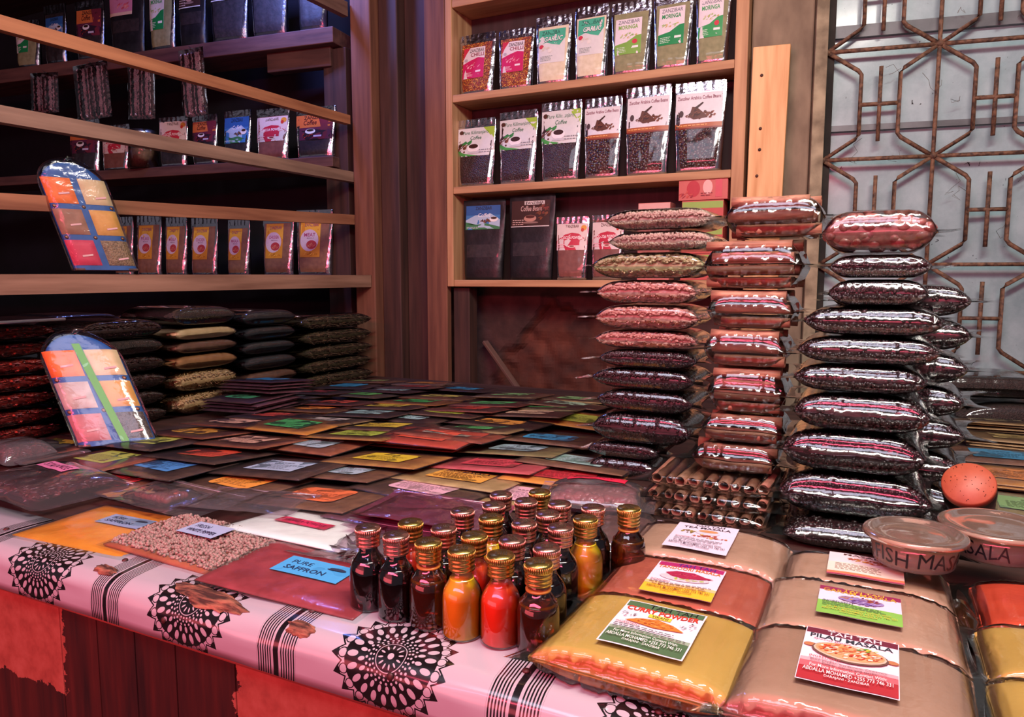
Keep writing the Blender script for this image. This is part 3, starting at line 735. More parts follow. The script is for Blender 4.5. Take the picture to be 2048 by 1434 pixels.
for q in sorted(PK, key=lambda q: -q[1]):
    px, py, lab, shp, pc, rz, nu, words = q
    if px == 604:
        # the front row first
        fr = (('x', 0),)
        def at2(x, y): p = onz(x, y, .01); return (p.x, p.y)
        packet(0, 0, '#8a9cc0', 'n', 'saffron', .05, 'bright orange packet with grey-blue saffron label at the left end of the cloth', xy=at2(225, 1050), w=.31, d=.21, lw=.12, lh=.05, lx=.0, ly=.03, extra=SP1)
        pw = packet(0, 0, None, 'q', 'rust', -.02, 'flat packet full of whole white pepper with pale blue label, by the cloth', xy=at2(402, 1083), w=.31, d=.19, th=.009)
        packet(0, 0, '#4aa4dc', 'n', 'crimson', .05, 'dark red packet with bright blue pure saffron label beside the bottles', xy=at2(620, 1148), w=.32, d=.20, lw=.135, lh=.062, extra=SP1, lx=.0, ly=.01)
        packet(0, 0, '#d03058', 'n', 'white', .0, 'white powder packet with narrow pink-red label', xy=at2(625, 1056), w=.30, d=.20, lw=.13, lh=.035, lx=-.02, ly=.0, extra=[('text', 'VANILLA POWDER', .1, .35, .9, .75, .01, 0, '#701838')])
        packet(0, 0, '#d02c4c', 'q', 'plum', .05, 'plum-coloured packet with red label behind the bottles, half under a clear bag', xy=at2(800, 1030), w=.28, d=.18)
        continue
    if px == 925:
        packet(px, py, lab, shp, pc, rz, 'tan packet with square amber fish masala label behind the bottles', extra=[('text', 'FISH MASALA', .1, .74, .9, .92, .03, 0, INK), ('lines', .1, .1, .9, .66, 6, '#7a5020')])
        continue
    for k in range(nu):
        c = onz(px, py, .01)
        packet(0, 0, None, shp, pc, rz + R.uniform(-.05, .05), 'lower packet under the ' + ' '.join(words.replace('top packet of a', '').split()[:11]), xy=(c.x + R.uniform(-.012, .012), c.y + R.uniform(-.01, .006)), group='lower layers under the ' + words.replace('top packet of a ', '')[:40])
    packet(px, py, lab, shp, pc, rz, words, lrot=R.uniform(-.08, .08))
# dark packets piled at the left
lab_name = lambda w_: w_.split(' label')[0]
for (px, py, zz, nl, lab, words) in [(354, 800, .03, 3, '#3c8c60', 'dark packet with green label on the low pile at the foot of the seed bags'), (433, 786, .05, 3, '#2c84b8', 'dark packet with big blue label, on top of the pile by the seed bags')]:
    c = onz(px, py, zz); c.x = max(c.x, -2.035)
    for k in range(nl): packet(0, 0, None, 'q', 'plum', -.1 + R.uniform(-.05, .05), 'lower dark packet beneath the one with the ' + words.split('with ')[1].split(',')[0].split(' on ')[0], xy=(c.x + R.uniform(-.004, .02), c.y + R.uniform(-.015, .01)), group='lower packets under the ' + lab_name(words), th=.008)
    packet(0, 0, lab, 'r', 'plum', -.12, words, xy=(c.x, c.y))
# packets beyond the big stack on the right
for (px, py, lab, pc, nu, words) in [(2030, 1010, '#7a9c64', 'olive', 1, 'olive packet with soft green label beside the orange-lidded jar'), (2010, 955, '#c87c44', 'ochre', 2, 'ochre packet with orange label right of the orange-lidded jar'),
        (1965, 908, '#3c84a8', 'brown', 1, 'brown packet with blue label behind the orange-lidded jar'), (2040, 890, '#a89058', 'tan', 2, 'tan packet with straw label far right'), (1985, 862, '#8c7c5c', 'tan', 3, 'tan packet with khaki label behind the dark stack, far right')]:
    c = onz(px, py, .01)
    for k in range(nu): packet(0, 0, None, 'q', pc, R.uniform(-.06, .06), 'lower packet beneath: ' + words, xy=(max(c.x, .34) + R.uniform(-.01, .02), c.y + R.uniform(-.01, .01)), group='lower packets ' + words[:30])
    packet(0, 0, lab, 'q', pc, R.uniform(-.05, .05), words, xy=(max(c.x, .34), c.y))

# ================================================================== PILLOW BAGS
def ico(sub=1):
    bm = bmesh.new(); bmesh.ops.create_icosphere(bm, subdivisions=sub, radius=1); v = [x.co.copy() for x in bm.verts]
    f = [tuple(y.index for y in x.verts) for x in bm.faces]; bm.free(); return v, f
ICO = ico(1); ICO2 = ico(2)
def pod():
    vs = []; fs = []; n = 6; pr = [(-1, .02), (-.7, .55), (-.2, .95), (.3, .95), (.75, .5), (1, .02)]
    for x, r in pr: vs += [Vector((x, r * math.cos(2 * PI * k / n), r * math.sin(2 * PI * k / n))) for k in range(n)]
    for i in range(len(pr) - 1):
        for k in range(n): fs.append((i * n + k, i * n + (k + 1) % n, (i + 1) * n + (k + 1) % n, (i + 1) * n + k))
    return vs, fs
POD = pod()
def pil(w, d, h, u, v, s, q=1.0, px=8, sd=0, lump=.04):
    """point on a squashed pillow: u, v in -1..1, s = +1 top / -1 bottom, base at z = 0"""
    e = max(0, 1 - abs(u) ** (px * .75)) ** .72 * max(0, 1 - abs(v) ** (px + 5)) ** .28
    x = u * w / 2; y = v * d / 2
    x *= 1 + .02 * (abs(v) ** 4); y *= 1 - .04 * (abs(u) ** 3)
    z = h * .46 + s * h * (.475 if s > 0 else .45) * e * q * (1 + lump * nz(x * 14, y * 14, sd + s))
    return Vector((x, y, z))
def pil_core(w, d, h, sd, k=.985, n=24, lump=.04, px=8):
    mb = MB(); f = lambda a: math.sin((a - .5) * PI)
    mb.grid(n, 16, lambda a, b: pil(w, d, h, f(a), f(b), 1, k, px, sd, lump)); mb.grid(n, 16, lambda a, b: pil(w, d, h, f(a), f(b), -1, k, px, sd, lump), flip=True); return mb
def film_shape(w, d, h, sd, flange=.05, wr=.004, corner=.02, nx=72, ny=44):
    mb = MB(); W2 = w / 2 + flange; D2 = d / 2 + flange * .35
    def pt(a, b, s):
        u = math.sin((a - .5) * PI); v = math.sin((b - .5) * PI)
        x = u * W2; y = v * D2
        # corners pulled out into points
        cr = (abs(u) ** 6) * (abs(v) ** 6); x += sgn(u) * cr * corner; y += sgn(v) * cr * corner * .5
        x -= sgn(u) * (abs(u) ** 4) * (1 - abs(v) ** 2) * flange * .55
        uu = min(1, abs(x) / (w / 2)); vv = min(1, abs(y) / (d / 2))
        e = max(0, 1 - uu ** 5.5) ** .75 * max(0, 1 - vv ** 12) ** .29
        edge = max(uu ** 3, vv ** 3)
        rid = (1 - 2 * abs(nz(x * 75 + sd * 7, y * 5, sd + s * 3))) * (.5 + .9 * abs(nz(x * 11, sd, s))); rid2 = 1 - 2 * abs(nz(x * 110, y * 22, sd * 3 + s))
        dsp = wr * (rid * (.15 + .75 * edge) + .16 * rid2)
        z = h * .46 + s * (h * (.48 if s > 0 else .455) * e + .0010 + .6 * dsp * (e ** .4 if e > 0 else 0)) + (.004 * nz(x * 16, y * 16, sd) if e < .15 else 0)
        yy = y + sgn(v) * dsp * 1.2 * (vv ** 6) * (1 if e > .02 else 0)
        return Vector((x, yy, max(z, .0006)))
    mb.grid(nx, ny, lambda a, b: pt(a, b, 1)); mb.grid(nx, ny, lambda a, b: pt(a, b, -1), flip=True)
    return mb
def scatter(mb, w, d, h, sd, n, geo, size, front=.5, px=8, jitter=.3):
    rr = random.Random(sd); vs, fs = geo
    for i in range(n):
        q = rr.random()
        if q < front: v = -math.sin(PI / 2 * rr.random() ** .45); u = rr.uniform(-1, 1)
        elif q < front + .3: u = sgn(rr.random() - .5) * math.sin(PI / 2 * rr.random() ** .5); v = rr.uniform(-1, 1)
        else: u = rr.uniform(-1, 1); v = rr.uniform(-1, 1)
        u = max(-.985, min(.985, u)); v = max(-.985, min(.985, v)); s = 1 if rr.random() < .62 else -1
        c = pil(w - size[0] * 1.4, d - size[1] * 2.5, h, u, v, s * rr.random() ** .3, .95 - 1.7 * size[2] / h, px, sd)
        e = Matrix.Rotation(rr.uniform(0, 2 * PI), 3, 'Z') @ Matrix.Rotation(rr.uniform(-.25, .25), 3, 'Y') @ Matrix.Rotation(rr.uniform(0, PI), 3, 'X')
        k = rr.uniform(.85, 1.15); sx, sy, sz = size
        mb.add([c + e @ Vector((p.x * sx * k, p.y * sy * k, p.z * sz * k)) for p in vs], fs, rr.randrange(3))
    return mb
def tri(c1, c2, c3, rough=.6, coat=.1): return [noise_mat(c, c2, 90, rough, .3, coat=coat, dist=.001) for c in (c1, c2, c3)]
def make_bag(name, label, cat, w, d, h, kind, sd, loc, rot=(0, 0, 0), group=None, wr=.004, flange=.04, tint='#ffffff', refl=1.6):
    t = thing(name, label, cat, loc, rot, group)
    K = KINDS[kind]; nm, mats, geo, size, n, fr = K
    mb = pil_core(w - (.016 if geo else 0), d - (.016 if geo else 0), h, sd, .74 if geo else .96)
    if geo: scatter(mb, w, d, h, sd, n, geo, size, fr)
    o = mb.build(nm, mats, t)
    if geo: o['kind'] = 'stuff'
    film_shape(w, d, h, sd, flange, wr).build('clear_bag', film_mat(tint, refl=refl), t)
    return t
KINDS = {
 'whitepepper': ('white_peppercorns', tri('#a88a80', '#b89c90', '#8c7068'), ICO, (.0034, .0034, .0034), 2600, .45),
 'green': ('cardamom_pods', tri('#98906a', '#a89c78', '#7c7850'), POD, (.0098, .0046, .0034), 1000, .5),
 'pod': ('cardamom_pods', tri('#c4928a', '#b88078', '#a46c64'), POD, (.0098, .0046, .0034), 1000, .5),
 'pepper': ('black_peppercorns', tri('#3c2028', '#2c161c', '#4c2a30', .4, .4), ICO, (.0036, .0036, .0036), 2300, .45),
 'beans': ('coffee_beans', tri('#34181c', '#241014', '#442428', .4, .5), ICO, (.0068, .0046, .0036), 1700, .45),
 'clove': ('dried_cloves', tri('#3c2420', '#2c1a18', '#50302a', .6, .1), POD, (.0075, .002, .002), 1500, .45),
 'tea': ('dark_leaf_spice', grain_mat('#241a18', '#3c2a26', 300, .7, .8), None, None, 0, 0),
 'black': ('black_seeds', grain_mat('#16161a', '#26262c', 420, .6, .6), None, None, 0, 0),
 'brownp': ('brown_powder', noise_mat('#5c3a2c', '#6e4838', 30, .7, .2), None, None, 0, 0),
 'ochrep': ('ochre_powder', noise_mat('#8a5a34', '#9c6a40', 30, .7, .2), None, None, 0, 0),
 'cream': ('cream_powder', noise_mat('#b89870', '#c8a880', 30, .7, .2), None, None, 0, 0),
 'seed': ('split_seeds', tri('#b08c60', '#c4a074', '#94704c'), POD, (.0085, .0034, .0026), 1300, .45),
 'chilli': ('dried_chillies', tri('#8c1c18', '#5c0f10', '#b03424', .4, .4), POD, (.017, .005, .003), 620, .5),
 'thyme': ('dried_herb_stalks', tri('#5c4c34', '#443826', '#7c6a48', .8, 0), POD, (.022, .0011, .0011), 1300, .5),
 'star': ('star_shaped_spice', tri('#6c2c30', '#4c2024', '#8c4444', .3, .6), POD, (.014, .0055, .0045), 520, .2),
 'mace': ('nutmegs_with_mace', tri('#7c4640', '#945850', '#8c3440', .5, .3), ICO2, (.013, .010, .009), 150, .5),
 'vanilla': ('dark_pods', tri('#3c1c1c', '#2c1214', '#54282a', .4, .3), POD, (.04, .004, .004), 200, .5),
}
PROTO = {}
def bag(kind, label, w, d, h, loc, rot=(0, 0, 0), group=None, cat='bag', wr=.0030, flange=.04, name=None, var=0):
    """every bag of a kind is a copy of the first, scaled a little"""
    key = (kind, round(w / .04), round(h / .02), round(flange * 100), var)
    nm = name or {'whitepepper': 'peppercorn_bag', 'green': 'cardamom_bag', 'pod': 'cardamom_bag', 'pepper': 'black_pepper_bag', 'beans': 'coffee_bean_bag', 'clove': 'clove_bag', 'tea': 'leaf_spice_bag', 'black': 'black_seed_bag', 'brownp': 'powder_bag', 'ochrep': 'powder_bag', 'cream': 'powder_bag', 'seed': 'seed_bag', 'chilli': 'chilli_bag', 'thyme': 'herb_bag', 'mace': 'nutmeg_bag'}[kind]
    if key not in PROTO:
        o = make_bag(nm, label, cat, w, d, h, kind, len(PROTO) + 3, loc, rot, group, wr, flange); PROTO[key] = (o, w, d, h); return o
    o, w0, d0, h0 = PROTO[key]
    r = clone(o, loc, rot, (w / w0, d / d0, h / h0), label, group); r.name = nm; return r
def stack_z(ys, xm, Y): return [max(0, ony(xm, y, Y).z) for y in ys]

# --- stack of peppercorn and cardamom bags
Y1 = 1.72
z1 = stack_z([412, 458, 500, 557, 608, 660, 700, 738, 782, 828, 893, 925, 955], 1300, Y1)
s1 = [('whitepepper', 1195, 1428, 'white peppercorn bag, topmost of the stack left of the cinnamon'), ('whitepepper', 1202, 1430, 'white peppercorn bag, second from the top, under another of the same'),
      ('green', 1168, 1412, 'greenish cardamom bag, the only green one, under the white peppercorns'), ('pod', 1178, 1400, 'pinkish cardamom bag directly under the greenish one'),
      ('pod', 1176, 1404, 'pinkish cardamom bag in the middle of three alike'), ('pod', 1174, 1402, 'pinkish cardamom bag resting on the first dark bag'),
      ('pepper', 1184, 1402, 'dark pepper bag directly under the pinkish cardamom bags'), ('pepper', 1172, 1400, 'dark pepper bag with pointed left corner, second dark one from the top'),
      ('pepper', 1182, 1398, 'dark pepper bag, third dark one from the top of the left stack'), ('pepper', 1174, 1396, 'fat dark pepper bag, fourth dark one from the top of the left stack'),
      ('pepper', 1166, 1330, 'dark pepper bag, last but one at the bottom of the left stack'), ('pepper', 1166, 1320, 'dark pepper bag at the very bottom of the left stack')]
for i, (k, l, r, lab) in enumerate(s1):
    xl = ony(l, 700, Y1).x; xr = ony(r, 700, Y1).x; w = xr - xl - .03; h = z1[i] - z1[i + 1] - .0015
    if i == 11: h = z1[11] - .001; 
    bag(k, lab, w, .20, h, ((xl + xr) / 2, Y1 + .11 + R.uniform(-.004, .004), max(0.001, z1[i + 1] if i < 11 else .001)), (0, 0, R.uniform(-.02, .02)), 'stack of peppercorn and cardamom bags', flange=.022, var=i % 2 if k == 'pepper' else 0)
# --- tall dark stack
Y3 = 1.47
z3 = stack_z([412, 505, 556, 611, 672, 730, 790, 868, 955, 1045], 1730, Y3)
s3 = [('mace', 1616, 1878, 'bag of red nutmegs with mace on top of the tall dark stack'), ('pepper', 1632, 1872, 'narrow dark pepper bag directly under the nutmegs'), ('pepper', 1636, 1872, 'thin dark pepper bag, third from the top of the tall stack'),
      ('beans', 1590, 1908, 'wide coffee bean bag, the first below the narrow pepper bags'), ('beans', 1578, 1902, 'coffee bean bag, fifth from the top of the tall dark stack'), ('beans', 1572, 1878, 'coffee bean bag, sixth from the top, level with the far black bags'),
      ('beans', 1574, 1890, 'fat coffee bean bag with a long red reflection, seventh from the top'), ('beans', 1556, 1888, 'coffee bean bag, eighth from the top of the tall dark stack'), ('beans', 1550, 1902, 'fattest coffee bean bag near the foot of the tall stack'), ]
for i, (k, l, r, lab) in enumerate(s3):
    xl = ony(l, 700, Y3).x; xr = ony(r, 700, Y3).x; w = xr - xl - .03; h = z3[i] - z3[i + 1] - .0015
    bag(k, lab, w, .22, h, ((xl + xr) / 2, Y3 + .12 + R.uniform(-.004, .004), z3[i + 1]), (0, 0, R.uniform(-.02, .02)), 'tall stack of dark bags', flange=.018, var=i % 2)
bag('beans', 'coffee bean bag at the foot of the tall stack, behind the fish masala tub', .27, .24, z3[-1] - .002, (.0, Y3 + .08, .001), (0, 0, .03), 'tall stack of dark bags', flange=.026, var=1)
# a row of bags behind the tall stack, seen past its right side
for i, z in enumerate((.02, .09, .16, .23, .30, .37, .44)):
    bag('beans' if i % 2 else 'pepper', 'dark bag in the hidden row behind the tall stack, only its clear right end showing', .25, .2, .068, (.055, Y3 + .36, z - .018), (0, 0, -.05 + .03 * (i % 3)), 'bags behind the tall dark stack', flange=.035)
# --- left stacks along the counter's left edge (long side runs away from us)
def side_stack(X, ya, yb, zs, kinds, words, dep=.30, grp=None, pro=0):
    for i, k in enumerate(kinds):
        h = zs[i] - zs[i + 1] - .0015
        bag(k, words[i] if isinstance(words, list) else words % ORD[i], (yb - ya) - .02, dep, h, (X - dep / 2 + R.uniform(-.006, .006), (ya + yb) / 2 + R.uniform(-.004, .004), zs[i + 1]), (0, 0, PI / 2 + R.uniform(-.02, .02)), grp, flange=.022, wr=.003, var=7)
ORD = ['topmost', 'second', 'third', 'fourth', 'fifth', 'sixth', 'seventh', 'eighth']
lv = lambda top, n: [top * (n - i) / n for i in range(n + 1)]
side_stack(-2.33, .98, 1.44, lv(.365, 7), ['chilli'] * 7, 'bag of dried red chillies, %s from the top of the chilli stack under the tablet', grp='stack of red chilli bags')
side_stack(-2.24, 1.46, 1.77, [.365, .30, .24, .18, .12, .06, .001], ['clove', 'tea', 'clove', 'clove', 'clove', 'clove'], 'dark spice bag, %s from the top of the stack right of the chillies', grp='stack of dark clove bags')
side_stack(-2.23, 1.79, 2.09, [.40, .325, .275, .225, .165, .085, .001], ['tea', 'cream', 'brownp', 'ochrep', 'seed', 'seed'],
    ['dark leafy bag on top of the mixed stack', 'flat cream powder bag in the mixed stack', 'brown powder bag under the cream one', 'ochre powder bag above the seed bags', 'bag of pale split seeds under the ochre powder', 'pinkish seed bag at the foot of the mixed stack'], grp='mixed stack of powder and seed bags')
side_stack(-2.235, 2.11, 2.42, [.375, .31, .25, .19, .125, .065, .001], ['black', 'black', 'black', 'black', 'brownp', 'brownp'],
    ['black seed bag on top of the fourth stack', 'black seed bag, second in the fourth stack', 'black seed bag, third in the fourth stack', 'black seed bag resting on the brown powder bags', 'brown powder bag under the black seeds', 'brown powder bag at the foot of the fourth stack'], grp='stack of black seed bags')
side_stack(-2.25, 2.45, 2.97, [.34, .27, .20, .135, .07, .001], ['thyme'] * 5, 'bag of dried herb stalks, %s from the top, beside the corner posts', grp='stack of dried herb bags')
# bags lying behind these stacks, below the lowest rail
for i, (y, k, lab) in enumerate([(1.35, 'ochrep', 'ochre powder bag behind the chilli stack, below the lowest rail'), (1.75, 'brownp', 'brown powder bag behind the dark spice stack'), (2.25, 'tea', 'dark bag behind the black seed stack')]):
    bag(k, lab, .33, .26, .07, (-2.80, y, .30), (0, 0, PI / 2), None, flange=.022, wr=.003, var=9)
    bag(k, 'supporting bag in the back row under the one that shows below the lowest rail', .33, .26, .29, (-2.80, y, .005), (0, 0, PI / 2), 'supporting bags of the back row', flange=.022, wr=.003, var=9)
# far right black bags by the window
for (x, y, z, h, lab) in [(.40, 2.95, .001, .105, 'large black bag lying under the window, lower one'), (.34, 2.95, .11, .075, 'black seed bag under the window, left one next to the tall stack'), (.725, 2.97, .11, .075, 'black seed bag under the window with pale label corner')]:
    bag('tea', lab, .33 if h < .1 else .7, .3, h, (x + (.2 if h > .09 else 0), y, z), (0, 0, .1), None, flange=.02, var=11)

# --- cinnamon stack
def cinn(n, L, r0, sd, w, h, ends=False):
    rr = random.Random(sd); out = []
    rows = max(1, int(h / (2.1 * r0))); per = int(w / (2.2 * r0))
    for j in range(rows):
        for i in range(per):
            r = r0 * rr.uniform(.8, 1.05); x = (i + .5) / per * w - w / 2; z = r0 + j * (h - 2 * r0) / max(1, rows - 1) if rows > 1 else h / 2
            out.append((x, z, r, rr.uniform(-.03, .03), L * rr.uniform(.88, 1), rr.uniform(0, 6)))
    return out
CN = [noise_mat('#7c503e', '#a06c54', 12, .65, .5, (1, 8, 8)), noise_mat('#68402f', '#8e5c47', 12, .65, .5, (1, 8, 8)), noise_mat('#885a48', '#ac7a62', 12, .65, .5, (1, 8, 8))]
def stick_mesh(r, L, sd):
    mb = MB(); n = 14; rr = random.Random(sd); sq = rr.uniform(.75, .95)
    prof = []
    for k in range(n + 1): a = .25 + (2 * PI + 1.2) * k / n; q = r * (1 - .22 * k / n); prof.append((q * math.cos(a), q * math.sin(a) * sq))
    mb.grid(n, 6, lambda a, b: Vector(((b - .5) * L, prof[round(a * n)][0] + .0012 * nz(b * 4, a, sd), prof[round(a * n)][1] + .0012 * nz(b * 4, a, sd + 4))))
    return mb
SM = []
def cin_stick(parent, x, y, z, r, L, rz, i):
    while len(SM) < 6:
        o = stick_mesh(.011, .2, len(SM)).build('cinnamon_stick', CN[len(SM) % 3]); s = o.modifiers.new('t', 'SOLIDIFY'); s.thickness = .0014; s.offset = -1
        SM.append(o.data); 
        o.parent = parent; o.location = (x, y, z); o.rotation_euler = (i * 1.3, 0, rz); o.scale = (L / .2, r / .011, r / .011)
        return o
    o = bpy.data.objects.new('cinnamon_stick', SM[i % 6]); COL.objects.link(o); s = o.modifiers.new('t', 'SOLIDIFY'); s.thickness = .0014; s.offset = -1
    o.parent = parent; o.location = (x, y, z); o.rotation_euler = (i * 1.3, 0, rz); o.scale = (L / .2, r / .011, r / .011); return o
def cinnamon_bag(label, l, r, zb, zt, Y, sd, ends=False, fl=.03):
    xl = ony(l, 700, Y).x; xr = ony(r, 700, Y).x; w = xr - xl; h = zt - zb - .0015; dep = .16 if not ends else .22
    t = thing('cinnamon_bag', label, 'bag', ((xl + xr) / 2, Y + dep / 2, zb), (0, 0, R.uniform(-.03, .03)), 'stack of cinnamon bags')
    rr = random.Random(sd); r0 = min(.0135, h / 2 / (2 if h > .05 else 1.2)); k = 0
    if ends:
        nn = int((w - .02) / (2.15 * r0))
        for i in range(nn):
            rad = r0 * rr.uniform(.8, 1.2) if i else r0
            cin_stick(t, -w / 2 + .018 + i * (w - .036) / (nn - 1), rr.uniform(-.012, .0), max(rad, h * .45) , min(rad, h * .44), .17, PI / 2 + rr.uniform(-.04, .04), k); k += 1
    else:
        rows = max(1, round(h / .026))
        for j in range(rows):
            z = h * (j + .5) / rows; rad = h * .485 / rows
            nq = 4 if True else 0
            for i in range(nq):
                cin_stick(t, rr.uniform(-.012, .012), -dep / 2 + .014 + i * (dep - .03) / (nq - 1), z, rad * rr.uniform(.9, 1.05), (w - .03) * rr.uniform(.9, 1), rr.uniform(-.02, .02), k); k += 1
    film_shape(w - .01, dep, h, sd, fl, .0045, .03).build('clear_bag', film_mat(refl=1.7), t)
    return t
Y2 = 1.55
z2 = stack_z([388, 476, 578, 658, 735, 828, 888, 950], 1490, Y2)
cw = [(1438, 1640, 'cinnamon bag on top of its stack, with pale quills and a crumpled right end'), (1400, 1605, 'cinnamon bag with broken quills, second from the top of its stack'), (1408, 1590, 'cinnamon bag with a loose clear flap at left, third from the top'),
      (1404, 1578, 'cinnamon bag with two neat layers, fourth from the top'), (1412, 1578, 'cinnamon bag glowing pink-red, fifth from the top'), (1402, 1578, 'cinnamon bag with small printed mark, sixth from the top'), (1385, 1565, 'cinnamon bag lying above the ones that show quill ends')]
for i, (l, r, lab) in enumerate(cw): cinnamon_bag(lab, l, r, z2[i + 1], z2[i], Y2, 20 + i)
ze = [z2[7], z2[7] * .66, z2[7] * .33, .001]
for i, lab in enumerate(['bag of cinnamon quills with ends facing us, upper of three', 'bag of cinnamon quills with ends facing us, middle of three', 'bag of cinnamon quills with ends facing us, on the counter behind the tea masala']):
    cinnamon_bag(lab, 1296 - 4 * i, 1560 - 6 * i, ze[i + 1], ze[i], Y2 - .06 - .012 * i, 40 + i, True, .025)

# ================================================================== STAND-UP POUCHES
def content(kind):
    return {'chilli': grain_mat('#5c1c10', '#a8481c', 260, .6, .8, .3, c3='#e0b040'), 'garlic': noise_mat('#cfc4a4', '#ddd4b8', 40, .7, .2, coat=.4), 'moringa': noise_mat('#7c7c58', '#8e8c66', 40, .7, .2, coat=.4),
            'coffee': grain_mat('#1a1012', '#3a2220', 190, .4, .9, .6), 'beans': grain_mat('#241412', '#4a2c24', 90, .35, 1.0, .6, dist=.006), 'ground': noise_mat('#1c1618', '#2c2224', 60, .6, .3, coat=.5), 'cocoa': noise_mat('#6e4038', '#7c4a40', 40, .6, .2, coat=.5),
            'masala': noise_mat('#7c5240', '#8c6048', 40, .6, .2, coat=.5)}[kind]
Z = 'ZANZIBAR'
LB = ['#5c3424', '#7c4830', '#3c2018']
def art(k):
    W_ = '#e4dce0'
    if k == 'chilli': return [('rect', 0, 0, 1, 1, W_), ('poly', [(0, .62), (.12, .8), (.3, 1), (0, 1)], '#c83048'), ('text', Z, .28, .84, .96, .95, .02, 0, '#3c2c34'), ('text', 'CHILLI', .34, .70, .96, .82, .03, 0, '#8c2440'), ('poly', [(0, 0), (1, 0), (1, .62), (.7, .66), (.35, .58), (0, .48)], '#c82060'), ('spots', .5, .42, .32, .12, ['#e88098', '#b01840', '#f0b0c0'], 16, .06), ('ell', .14, .6, .08, .05, '#b8b0b8'), ('lines', .08, .05, .5, .2, 4, '#f0d8e0'), ('rect', .62, .18, .86, .24, '#f0e0e8')]
    if k == 'garlic': return [('rect', 0, 0, 1, 1, '#dcdcd8'), ('poly', [(0, .55), (.3, .62), (.5, .56), (.8, .5), (1, .72), (1, 1), (0, 1)], '#4cb490'), ('text', Z, .12, .84, .9, .96, .02, 0, '#2c5c50'), ('text', 'GARLIC', .2, .63, .92, .79, .07, .2, '#1c3c34'), ('text', 'GARLIC', .21, .645, .91, .78, .02, .2, '#f4f4f0'), ('ell', .12, .5, .09, .06, '#c83848'), ('spots', .3, .36, .18, .1, ['#f0ece0', '#d8d0c0', '#e8e4dc'], 8, .09), ('lines', .1, .06, .6, .22, 4, '#90a098')]
    if k.startswith('moringa'):
        g = {'a': '#7cac48', 'b': '#1c8c4c', 'c': '#3c9c58'}[k[-1]]
        its = [('rect', 0, 0, 1, 1, W_), ('text', Z, .1, .86, .92, .96, .02, 0, '#707078'), ('text', 'MORINGA', .12, .70, .86, .82, .05, 0, g), ('spots', .5, .52, .36, .07, ['#8cb060', '#b8c890', '#d0b070', '#a8bc78'], 22, .05), ('poly', [(0, 0), (1, 0), (1, .52), (.8, .5), (.45, .34), (0, .28)], g), ('lines', .08, .05, .5, .22, 4, '#d8ecd8'), ('rect', .64, .16, .9, .22, '#e8f0e8')]
        if k[-1] != 'b': its.append(('ell', .76, .34, .1, .065, '#c83c4c'))
        return its
    if k == 'kili': return [('rect', 0, 0, 1, 1, '#d8dcdc'), ('poly', [(.7, 1), (1, .55), (1, 1)], '#9cc440'), ('poly', [(0, 0), (.6, 0), (.2, .1), (0, .24)], '#4ca44c'), ('text', 'Pure Kilimanjaro', .14, .74, .84, .9, .01, .2, '#2c6c4c'), ('text', 'Coffee', .36, .58, .66, .71, .02, .2, '#2c6c4c'), ('ell', .1, .86, .06, .07, '#4c2c20'), ('spots', .16, .3, .14, .16, LB, 20, .05), ('spots', .3, .48, .12, .06, ['#2c7c3c', '#3c8c48'], 7, .06), ('ell', .46, .28, .17, .15, '#f0eeee'), ('ell', .46, .34, .13, .08, '#3c2018'), ('ell', .5, .12, .2, .04, '#c8c8cc'), ('lines', .62, .08, .96, .24, 2, '#8c9090')]
    if k == 'arabica': return [('rect', 0, 0, 1, 1, '#dcdce0'), ('rect', 0, .04, 1, .16, '#a85c30'), ('rect', 0, .0, 1, .045, '#7c3020'), ('text', 'Zanzibar Arabica Coffee Beans', .04, .82, .96, .92, .03, 0, '#7c2440'), ('spots', .56, .38, .32, .1, LB, 60, .035), ('poly', [(.3, .34), (.36, .62), (.46, .6), (.62, .42), (.7, .3), (.4, .26)], '#5c3424'), ('spots', .42, .44, .12, .12, LB, 24, .035), ('poly', [(.42, .6), (.58, .74), (.6, .71), (.46, .55)], '#3c2018'), ('ell', .13, .44, .05, .09, '#4c3c3c'), ('lines', .05, .06, .9, .14, 1, '#e0a060')]
    if k == 'blue': return [('rect', 0, 0, 1, 1, '#3c78b4'), ('rect', 0, .6, 1, 1, '#2c5c9c'), ('poly', [(0, .4), (.3, .62), (.5, .56), (.7, .68), (1, .4), (1, 0), (0, 0)], '#a8c0d8'), ('poly', [(0, 0), (1, 0), (1, .1), (.6, .25), (.3, .2), (0, .32)], '#3c7c50'), ('text', Z, .28, .82, .76, .96, .03, 0, '#1c2c48'), ('text', 'Coffee', .36, .52, .72, .68, .01, .2, '#e8e8f0'), ('spots', .6, .36, .14, .06, LB, 18, .04), ('ell', .82, .42, .12, .11, '#e8e4e4'), ('ell', .82, .47, .09, .05, '#3c2018'), ('lines', .04, .04, .5, .12, 2, '#e0e8f0')]
    if k == 'darkcoffee': return [('rect', 0, 0, 1, 1, '#3c2420'), ('rect', .34, .84, .86, .98, '#d8d0cc'), ('text', Z, .36, .86, .84, .96, .03, 0, '#2c2020'), ('text', 'Coffee Beans', .24, .6, .8, .8, .02, .2, '#c8a8a0'), ('spots', .8, .6, .18, .3, LB + ['#7c3830'], 40, .05), ('ell', .5, .32, .16, .13, '#b88878'), ('ell', .5, .38, .12, .06, '#4c2018'), ('ell', .5, .16, .22, .04, '#8c6c64'), ('lines', .04, .06, .36, .3, 3, '#c8a8a0'), ('rect', 0, 0, 1, .03, '#e0d8d8')]
